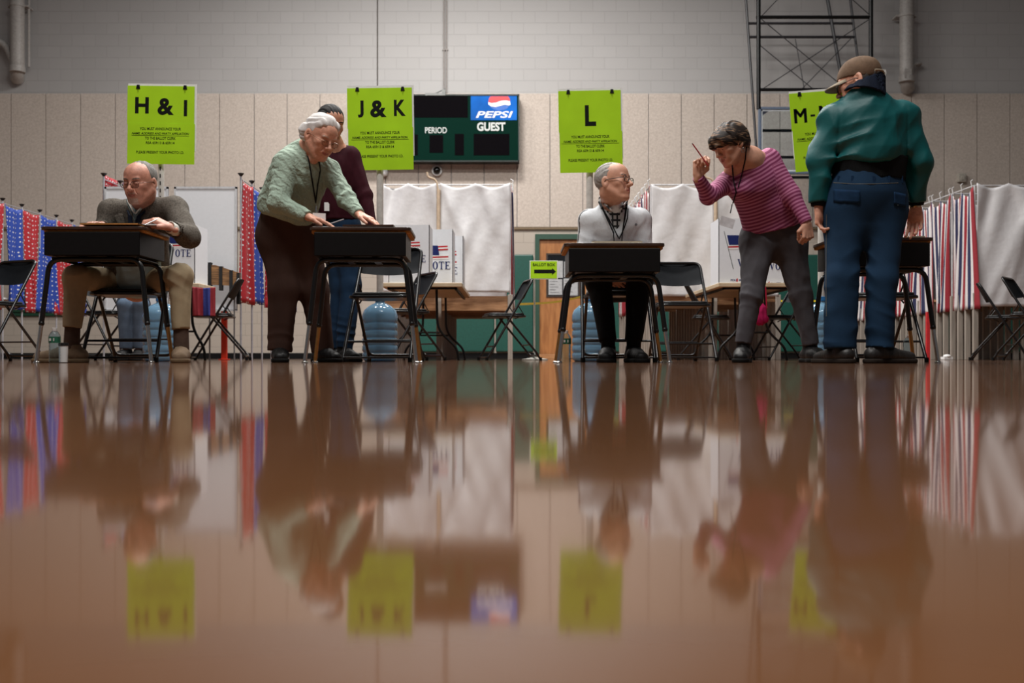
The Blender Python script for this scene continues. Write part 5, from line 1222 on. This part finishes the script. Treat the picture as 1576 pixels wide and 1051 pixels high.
    T = SDF(); T.cap(J['hipL'], J['hipR'], .11, .11, .03)
    for q in ('L', 'R'): T.cap(J['hip'+q], J['kn'+q], .098, .082, .03); T.cap(J['kn'+q], J['an'+q]+A((0, 0, .03)), .080, .056, .03, flat=True)
    garment('trousers', T, blk, o, base, fold=.005, sc=12)
    bl = mat('black_leather', ())
    for q in ('L', 'R'):
        G = SDF(); G.cap(J['an'+q]+A((0, 0, .08)), J['an'+q]+A((0, 0, -.03)), .043, .043, .01); V, Fc = G.mesh(.007); np_obj('sock', V, Fc, blk, base, o)
    shoe(J['anL'], (.15, -1), bl, mat('black_sole', ()), o, base, .28); shoe(J['anR'], (-.2, -1), bl, mat('black_sole', ()), o, base, .28)
    G = SDF(); G.cap(A(P(944, 408, 6.16)), A(P(956, 412, 6.14)), .03, .034, .02); G.disp.append(folds(.006, 30, 2)); V, Fc = G.mesh(.005)
    t = np_obj('folded_cloth', V, Fc, mat('pink_grey_cloth', (150, 116, 120), .8), (0, 0, 0)); tag(t, 'crumpled pinkish cloth held in the lap of the man in the pale fleece', 'cloth')
man_fleece()

# ---------------------------------------------------------------- bending woman in striped shirt
def woman_stripes():
    c = P(1124, 223, 5.86); R = frame((-.80, -.36, -.42), (0, .05, 1)); s = .99
    J = arr(dict(N=P(1156, 246, 5.95), C=P(1160, 280, 6.02), P=P(1192, 352, 6.15), shR=P(1120, 280, 6.0), shL=P(1184, 246, 6.0), elR=P(1090, 302, 5.86), elL=P(1219, 300, 5.95), wrR=P(1074, 271, 5.77), wrL=P(1242, 344, 5.9),
        hipR=P(1167, 372, 6.15), hipL=P(1214, 370, 6.15), knR=P(1157, 456, 6.03), knL=P(1233, 456, 6.12), anR=P(1144, 528, 6.02), anL=P(1248, 530, 6.12)))
    base = (J['P'][0], J['P'][1], 0)
    def ex(F, L):
        F.cap(J['N'], J['C']+A((0, -.02, .06)), .06, .085, .04); F.cap(J['N']+A((-.02, -.03, -.01)), A(P(1130, 262, 5.97)), .055, .06, .04); F.cap(L(0, -.04, -.05), A(P(1158, 240, 5.98)), .045, .04, .03)
    o, F, L, tips = person('woman in a magenta striped shirt bending forward and holding up a red pencil', J, c, R, s, skin, mat('brown_brow', (70, 52, 44), .8),
        {'R': dict(pn=(.35, -.9, 0), th=(1, .3, 0), fw=(.10, .0, 1), curl=(.95, 1.15, 1.25, 1.3), thumb=(.9, 1.0), s=.98), 'L': dict(pn=(-.3, .9, 0), th=(-1, -.3, 0), fw=(.05, -.05, -1), curl=(1.05, 1.1, 1.15, 1.2), thumb=(.9, .9), s=1.0)},
        head_kw=dict(eye_open=.002, gaze=-.003, nose=1.0, thin=.003, ear=.95), neck=(.05, .055), base=base, extra=ex)
    T_ = NT('highlighted_brown_hair'); co = T_.n('ShaderNodeMapping', {'Vector': T_.obj(), 'Scale': (14., 14., 60.), 'Rotation': (0, .5, 0)}).outputs[0]
    nz = T_.n('ShaderNodeTexNoise', {'Vector': co, 'Scale': 1.0, 'Detail': 5.0, 'Distortion': .8}).outputs[0]
    T_.set('Base Color', T_.mix(T_.n('ShaderNodeMapRange', {0: nz, 1: .5, 2: .68}).outputs[0], srgb(34, 25, 21), srgb(150, 118, 92))); T_.set('Roughness', .55); T_.set('Specular IOR Level', .25)
    def bob(F, L):
        F.ell(L(0, .055, .055), (.076, .064, .050), R, .02); F.ell(L(0, -.05, -.01), (.085, .07, .07), R, .03); F.cap(L(-.06, .02, .03), L(-.03, .115, .025), .03, .014, .02); F.cap(L(.06, .02, .03), L(.03, .11, .03), .03, .015, .02)
    hair(bob, c, R, s, T_.m, o, base, amp=.0025, freq=150, n1=None, size=(.092, .115, .097), ctr=(0, -.018, .038), napen=(0, -.36, .93), nape=-.052, earcut=False, h=.0035)
    b = MB(); e = L(-.086, -.006, -.048); b.tube([tuple(A(e)+A((.010*math.cos(a)*.3, -.006, -.012+.011*math.sin(a)))+A((.008*math.cos(a), 0, 0))) for a in [2*math.pi*i/14 for i in range(14)]], .0013, 6, closed=True); b.ball(tuple(A(e)+A((0, -.006, .004))), .003, 6); b.build('earring', chrome, o, off=base, smooth=60)
    S = SDF(); W = A(P(1183, 318, 6.09)); H = A(P(1190, 347, 6.13)); side = unit(J['shL']-J['shR'])
    S.cap(J['shR'], J['shL'], .058, .062, .04); S.cap(J['N']+A((.01, .02, -.05)), J['C'], .085, .125, .05, w=side, q=1.15); S.cap(J['C'], W, .125, .128, .05, w=(1, 0, .2), q=1.32); S.cap(W, H, .130, .140, .04, w=(1, 0, .15), q=1.36, flat=True)
    S.ell(A(P(1142, 292, 5.93)), (.07, .06, .06), None, .03)
    for q in ('R', 'L'): S.cap(J['sh'+q], J['el'+q], .062, .052, .035); S.cap(J['el'+q], J['wr'+q]-(unit(J['wr'+q]-J['el'+q])*.005), .050, .036, .02, flat=True)
    S.ell(A(P(1125, 238, 5.9)), (.115, .122, .088), frame((0, 1, 0)), .006, 's')
    def ucoord(V):
        ax = unit(J['N']-A(P(1197, 350, 6.1))); t = (V-J['C']) @ ax
        for q in ('R', 'L'):
            for a, b_, r in ((J['sh'+q], J['el'+q], .075), (J['el'+q], J['wr'+q], .07)):
                d = b_-a; L2 = d @ d; tt = ((V-a) @ d)/L2; dist = np.linalg.norm(V-a-np.clip(tt, 0, 1)[:, None]*d, axis=1)
                m = (dist < r) & (tt > (.22 if r > .071 else -.05)); t = np.where(m, tt*math.sqrt(L2)+(0 if r > .071 else np.linalg.norm(J['el'+q]-J['sh'+q]))+.3, t)
        return t
    st = m_bands('magenta_stripe_knit', [(0, (126, 36, 84)), (.52, (186, 112, 148))], .0215, attr='stripe', bump=.1)
    garment('striped_shirt', S, st, o, base, h=.0055, fold=.0035, sc=14, seed=7, attrs={'stripe': ucoord}, extra=[joint_folds(J['elR'], J['elR']-J['shR'], .08, 20, .004), joint_folds(W, (.5, 0, 1), .12, 14, .006, 5), joint_folds(J['shL'], (1, 0, .4), .07, 16, .003, 5)])
    T = SDF(); T.cap(J['hipR'], J['hipL'], .112, .112, .04, w=(0, 0, 1), q=1.15); T.cap(H+A((0, 0, .02)), J['P']+A((0, 0, -.02)), .125, .125, .04, w=(1, 0, .1), q=1.35, flata=True)
    for q, r in (('R', .052), ('L', .053)): T.cap(J['hip'+q], J['kn'+q], .105, .070, .05); T.cap(J['kn'+q], J['an'+q]+A((0, 0, -.005)), .068, r, .03, flat=True)
    garment('trousers', T, mat('charcoal_denim', (74, 72, 76), .85, var=.12, vs=12, bump=.15, bs=250), o, base, fold=.006, sc=14, seed=2, extra=[joint_folds(J['knR'], (.5, 0, 1), .12, 15, .0045, 2), joint_folds(J['knL'], (-.5, 0, 1), .12, 15, .0045, 6), joint_folds(J['P']+A((0, -.1, -.05)), (0, 0, 1), .12, 14, .004, 6)])
    bl = mat('black_leather', ()); shoe(J['anR'], (-.35, -1), bl, mat('black_sole', ()), o, base, .25, .045, .11, mat('dark_lace', (40, 40, 42), .7), name='boot'); shoe(J['anL'], (.25, -1), bl, mat('black_sole', ()), o, base, .25, .045, .11, mat('dark_lace', ()), name='boot')
    bk = mat('black_lanyard', ()); G = SDF(); G.P = F.P[:]; G.P += [p for p in S.P if p[1] == 'u']
    strand('lanyard', G, [(1149, 226), (1147, 246), (1142, 268), (1135, 292)], .0035, bk, o, base, lift=.006)
    strand('lanyard', G, [(1127, 255), (1129, 278), (1133, 296), (1127, 316)], .0042, bk, o, base, lift=.006, Yd=5.86)
    y = 5.85; b = MB(); b.tube([P(1127, 314, y), P(1124, 328, y)], .003, 6); b.build('badge_strap', bk, o, off=base)
    b = MB(); Mr = Matrix.Rotation(.3, 3, 'Y'); b.box(P(1119, 342, y), (.085, .003, .055), M=Mr); bd = b.build('name_badge', mat('clear_badge', (226, 226, 230), .15, trans=.3), o, off=base)
    b = MB(); b.tube([P(1066, 221.5, 5.70), P(1090, 255, 5.70)], .0038, 8); b.cur = 1; b.tube([P(1066, 221.5, 5.70), P(1065, 220, 5.70)], [.0035, .0005], 8)
    tag(b.build('pencil', [mat('red_pencil', (150, 34, 44), .4), blackp], smooth=40), 'red pencil in the raised hand of the bending woman', 'pencil')
woman_stripes()

# ---------------------------------------------------------------- man in green jacket, back to us
def man_green():
    c = P(1322, 128, 5.42); R = frame((-.82, .46, -.25), (0, .12, 1)); s = 1.06
    J = arr(dict(N=P(1330, 150, 5.42), C=P(1335, 195, 5.45), P=P(1331, 305, 5.45), shL=P(1286, 186, 5.45), shR=P(1387, 182, 5.45), elL=P(1264, 250, 5.45), elR=P(1412, 250, 5.45), wrL=P(1260, 320, 5.45), wrR=P(1409, 318, 5.5),
        hipL=P(1301, 320, 5.45), hipR=P(1361, 320, 5.45), knL=P(1296, 430, 5.38), knR=P(1357, 430, 5.38), anL=P(1294, 532, 5.35), anR=P(1354, 532, 5.35)))
    base = (J['P'][0], J['P'][1], 0)
    o, F, L, tips = person('man in a green jacket, brown cap and jeans standing with his back turned', J, c, R, s, skin_old, mat('grey_brow', ()),
        {'L': dict(pn=(.7, -.6, 0), th=(.5, .8, 0), fw=(.1, .05, -1), curl=(.4, .5, .55, .55), thumb=(.5, .4), s=1.08), 'R': dict(pn=(-.5, -.8, 0), th=(-.8, .5, 0), fw=(.02, .1, -1), curl=(.35, .4, .45, .5), thumb=(.5, .4), s=1.08)},
        head_kw=dict(eye_open=.004, ear=1.15, jowl=.003), neck=(.06, .07), base=base)
    hair(None, c, R, s, mat('dark_grey_hair', (96, 92, 90), .6, var=.3), o, base, recede=(0, .03, .06), size=(.0805, .102, .088), amp=.001, nape=-.06)
    glasses(L, R, o, base, mat('black_frame', ()), r=.0016, w_=.025, h_=.019, z0=-.006)
    capm = mat('brown_twill_cap', (104, 84, 68), .85, var=.14, vs=25, bump=.3, bs=120)
    G = SDF(); G.ell(L(0, -.012, .042), (.089*s, .112*s, .094*s), R, .01); G.plane(-(R @ unit((0, -.30, 1))), L(0, 0, .012), .004)
    G.disp.append(folds(.003, 20, 4, (1, 1, 1)))
    def seam(p):
        l = (p-A(c)) @ R; a = np.arctan2(l[:, 0], l[:, 1]+.012); return .0016*np.exp(-((np.mod(a+.52, 1.047)-.52)/.03)**2)
    G.disp.append(seam); V, Fc = G.mesh(.0035); cap_o = np_obj('cap', V, Fc, capm, base, o)
    vs = []; n = 16; m_ = 6
    for t_ in (0, 1):
        for j in range(m_+1):
            for i in range(n+1):
                u = i/n*2-1; y0 = .100*math.sqrt(max(0, 1-(u*.86)**2))-.012+.006; ext = .078*(1-abs(u)**2.6)*(j/m_); z = .030-.020*u*u*(1)+.006-(.012*(j/m_)**1.5)-.004*t_
                vs.append(tuple(L(u*.074, y0+ext, z)))
    fs = []; K = (n+1)*(m_+1)
    for j in range(m_):
        for i in range(n): q = (j*(n+1)+i, j*(n+1)+i+1, (j+1)*(n+1)+i+1, (j+1)*(n+1)+i); fs += [q[::-1], tuple(x+K for x in q)]
    for i in range(n):
        for j in (0, m_): a = j*(n+1)+i; fs.append((a, a+1, a+1+K, a+K))
    for j in range(m_):
        for i in (0, n): a = j*(n+1)+i; fs.append((a, a+n+1, a+n+1+K, a+K))
    b = MB(); b.add(vs, fs); b.build('cap_brim', mat('cap_brim_tan', (150, 138, 120), .8), o, off=base, smooth=60)
    b = MB(); pts = [tuple(L(.092*math.sin(a), -.012-.114*math.cos(a), .006+.004)) for a in np.linspace(-.75, .75, 12)]; b.tube(pts, .006, 8); b.build('cap_strap', mat('cap_brim_tan', ()), o, off=base, smooth=60)
    b = MB()
    for a in (-.05, .18, .38): b.box(tuple(L(.093*math.sin(a), -.012-.12*math.cos(a), .010)), (.014, .006, .014))
    b.build('cap_buckle', mat('pale_buckle', (190, 190, 186), .4), o, off=base)
    teal = mat('green_nylon', (0, 78, 80), .5, var=.10, vs=6, bump=.12, bs=70, spec=.35)
    S = SDF(); C = J['C']; W = A(P(1338, 258, 5.45))
    S.cap(J['shL'], J['shR'], .088, .088, .06, w=(0, 1, 0), q=1.1); S.cap(A(P(1332, 152, 5.42)), C, .108, .15, .06, w=(1, 0, 0), q=1.15); S.cap(C, A(P(1337, 235, 5.45)), .155, .168, .08, w=(1, 0, 0), q=1.16); S.cap(A(P(1337, 235, 5.45)), W, .165, .15, .05, w=(1, 0, 0), q=1.17)
    S.plane((0, 0, -1), A(P(1338, 256, 5.45)), .02)
    for q in ('L', 'R'): S.cap(J['sh'+q], J['el'+q], .090, .080, .05); S.cap(J['el'+q], J['wr'+q]*.90+J['el'+q]*.10, .082, .056, .02, flat=True)
    S.cap(J['N']+A((0, 0, .06)), J['N']+A((0, 0, .0)), .06, .06, .01, mode='s')
    ex = [joint_folds(J['el'+q], J['wr'+q]-J['el'+q]+A((.15*(1 if q == 'L' else -1), 0, 0)), .20, 9, .018, 3) for q in ('L', 'R')]
    ex += [joint_folds(A(P(1320, 245, 5.3)), (.35, 0, 1), .18, 8, .014, 5), joint_folds(A(P(1300, 190, 5.35)), (1, 0, .6), .12, 7, .006, 8), joint_folds(A(P(1378, 190, 5.35)), (1, 0, -.6), .12, 7, .006, 2)]
    def armseam(p):
        return .004*np.exp(-((np.abs(p[:, 0]-C[0])-.185-(p[:, 2]-1.25)*-.03)/.008)**2)/(1+np.exp((p[:, 2]-1.34)*40))
    ex.append(armseam)
    garment('jacket', S, teal, o, base, fold=.012, sc=8, seed=12, extra=ex)
    rb = mat('black_rib_knit', (14, 16, 18), .85, bump=.6, bs=60, stretch=(8, 8, .6))
    G = SDF(); G.cap(A(P(1337, 244, 5.45)), A(P(1337, 280, 5.45)), .158, .150, .02, w=(1, 0, 0), q=1.30, flat=True, flata=True); G.disp.append(folds(.006, 12, 3, (1, 1, .2)))
    V, Fc = G.mesh(.006); np_obj('waistband', V, Fc, rb, base, o)
    for q in ('L', 'R'):
        G = SDF(); d = unit(J['wr'+q]-J['el'+q]); G.cap(J['wr'+q]-d*.045, J['wr'+q]-d*.008, .047, .042, .01, flat=True, flata=True); V, Fc = G.mesh(.005); np_obj('cuff', V, Fc, rb, base, o)
    G = SDF(); ca, cb_ = A(P(1329, 146, 5.41)), A(P(1336, 116, 5.42)); cd = unit(cb_-ca); ca = ca+A((0, -.008, -.01))
    G.cap(ca, cb_, .116, .092, .004, flat=True, flata=True); G.cap(ca+cd*.03, cb_+cd*.03, .100, .079, .003, mode='s'); G.plane((.75, .1, -.05), A(P(1296, 140, 5.43)), .004) if False else None
    G.plane((-.38, 0, 1), A(P(1318, 128, 5.43)), .006)
    G.disp.append(folds(.003, 20, 3)); V, Fc = G.mesh(.005); np_obj('collar', V, Fc, mat('navy_collar', (18, 26, 42), .8, var=.3, vs=20, bump=.4), base, o)
    den = mat('blue_denim', (24, 48, 72), .85, var=.16, vs=7, bump=.2, bs=260)
    T = SDF(); T.cap(J['hipL'], J['hipR'], .112, .112, .06, w=(0, 0, 1), q=1.1); T.cap(A(P(1337, 268, 5.45)), A(P(1332, 300, 5.45)), .140, .145, .06, w=(1, 0, 0), q=1.36, flata=True); T.cap(A(P(1332, 300, 5.45)), A(P(1331, 345, 5.46)), .145, .13, .06, w=(1, 0, 0), q=1.36)
    for q, r in (('L', .086), ('R', .080)): T.cap(J['hip'+q]+A((0, 0, -.05)), J['kn'+q], .110, .086, .06); T.cap(J['kn'+q], J['an'+q]+A((0, 0, -.02)), .090, r, .03, flat=True)
    T.cap(A(P(1331, 380, 5.34)), A(P(1326, 540, 5.3)), .006, .006, .01, mode='s')
    garment('jeans', T, den, o, base, fold=.008, sc=8, seed=9, stretch=(1, 1, .35), extra=[joint_folds(J['an'+q]+A((0, 0, .06)), (.15, 0, 1), .13, 11, .009, 2+ord(q)) for q in ('L', 'R')]+[joint_folds(J['kn'+q], (.3, 0, 1), .15, 9, .007, 5+ord(q)) for q in ('L', 'R')])
    pk = SDF()
    st_ = mat('denim_stitch', (120, 116, 104), .8); dk = mat('denim_pocket', (20, 46, 74), .85, bump=.2)
    for x0, x1, y0, y1, tilt in ((1283, 1324, 291, 311, 2), (1376, 1394, 295, 315, 4)):
        v1 = []; nx, ny = 10, 5
        for j in range(ny+1):
            for i in range(nx+1):
                p = on_surf(T, x0+(x1-x0)*i/nx, y0+(y1-y0)*j/ny+tilt*i/nx, 4.9, 5.9, .004); v1.append(p if p else P(x0, y0, 5.3))
        b = MB(); b.add(v1, [(j*(nx+1)+i, j*(nx+1)+i+1, (j+1)*(nx+1)+i+1, (j+1)*(nx+1)+i) for j in range(ny) for i in range(nx)]); k = b.build('pocket_flap', dk, o, off=base, smooth=80); sd = k.modifiers.new('t', 'SOLIDIFY'); sd.thickness = .005; sd.offset = 0
        b = MB(); b.tube([v1[(ny)*(nx+1)+i]+Vector((0, -.004, .006)) for i in range(nx+1)], .0012, 5); b.tube([v1[j*(nx+1)]+Vector((.004, -.004, 0)) for j in range(ny+1)], .0012, 5); b.tube([v1[j*(nx+1)+nx]+Vector((-.004, -.004, 0)) for j in range(ny+1)], .0012, 5); b.build('stitching', st_, k)
    b = MB(); 
    for px in (1291, 1312, 1345, 1368, 1388):
        b = MB()
        p0, p1 = on_surf(T, px, 271, 4.9, 5.9, .003), on_surf(T, px, 281, 4.9, 5.9, .003)
        if p0 and p1: b.box((p0+p1)/2, (.012, .006, (p0.z-p1.z))); b.build('belt_loop', dk, o, off=base)
    strand('waist_stitching', T, [(1283, 281), (1312, 283), (1345, 283), (1390, 281)], .0014, st_, o, base)
    strand('seam_stitching', T, [(1272, 330), (1271, 420), (1272, 500)], .0012, st_, o, base); 
    bl = mat('worn_black_leather', (30, 27, 26), .5, bump=.3); bs_ = mat('dark_sole', (44, 38, 34), .8)
    shoe(J['anL'], (-.25, .95), bl, bs_, o, base, .30, .052, .09); shoe(J['anR'], (.85, .35), bl, bs_, o, base, .30, .052, .09)
    b = MB(); w0 = J['wrR']; b.tube([tuple(w0+A((.029*math.cos(a), .024*math.sin(a), .004+.006*math.cos(a)))) for a in [2*math.pi*i/20 for i in range(20)]], .0045, 8, closed=True, sq=((0, 0, 1), 1.6)); wt = b.build('wristwatch', mat('gold_watch', (170, 150, 110), .3, .9), o, off=base, smooth=60)
    b = MB(); b.ball(tuple(w0+A((.008, -.027, .006))), (.015, .005, .015), 8); b.build('watch_face', mat('watch_dial', (190, 186, 170), .2), wt, off=base, smooth=60)
man_green()

# ---------------------------------------------------------------- person seated behind, only the legs show
def seated_behind():
    Y = 9.0
    J = arr(dict(N=P(206, 372, Y), C=P(206, 392, Y), P=P(206, 455, Y+.1), shL=P(226, 386, Y), shR=P(186, 386, Y), elL=P(232, 425, Y), elR=P(181, 425, Y), wrL=P(216, 436, Y-.12), wrR=P(196, 436, Y-.12), hipL=P(214, 468, Y+.05), hipR=P(197, 468, Y+.05), knL=P(217, 470, Y-.35), knR=P(193, 470, Y-.35), anL=P(214, 535, Y-.35), anR=P(194, 535, Y-.35)))
    c = P(206, 352, Y); base = (J['P'][0], J['P'][1], 0); R = frame((0, -1, -.1))
    o, F, L, tips = person('person in light jeans seated behind the blazer man, only legs showing', J, c, R, 1.0, skin, mat('brown_brow', ()), {}, base=base, hh=.006)
    S = SDF(); S.cap(J['shL'], J['shR'], .06, .06, .03); S.cap(J['C'], J['P'], .11, .12, .04, w=(1, 0, 0), q=1.2)
    for q in ('L', 'R'): S.cap(J['sh'+q], J['el'+q], .06, .05, .03); S.cap(J['el'+q], J['wr'+q], .05, .035, .02)
    garment('sweater', S, mat('dark_grey_knit', (50, 50, 54), .85), o, base, h=.012, fold=.004)
    T = SDF(); T.cap(J['hipL'], J['hipR'], .10, .10, .03)
    for q in ('L', 'R'): T.cap(J['hip'+q], J['kn'+q], .085, .066, .03); T.cap(J['kn'+q], J['an'+q]+A((0, 0, -.01)), .066, .055, .03, flat=True)
    garment('jeans', T, mat('light_denim', (84, 100, 120), .85, var=.2, vs=12), o, base, h=.01, fold=.005)
    bl = mat('black_leather', ()); shoe(J['anL'], (.2, -1), bl, mat('black_sole', ()), o, base, .27); shoe(J['anR'], (-.2, -1), bl, mat('black_sole', ()), o, base, .27)
    hair(None, c, R, 1.0, mat('brown_hair', (70, 52, 40), .6), o, base, h=.006)
seated_behind()
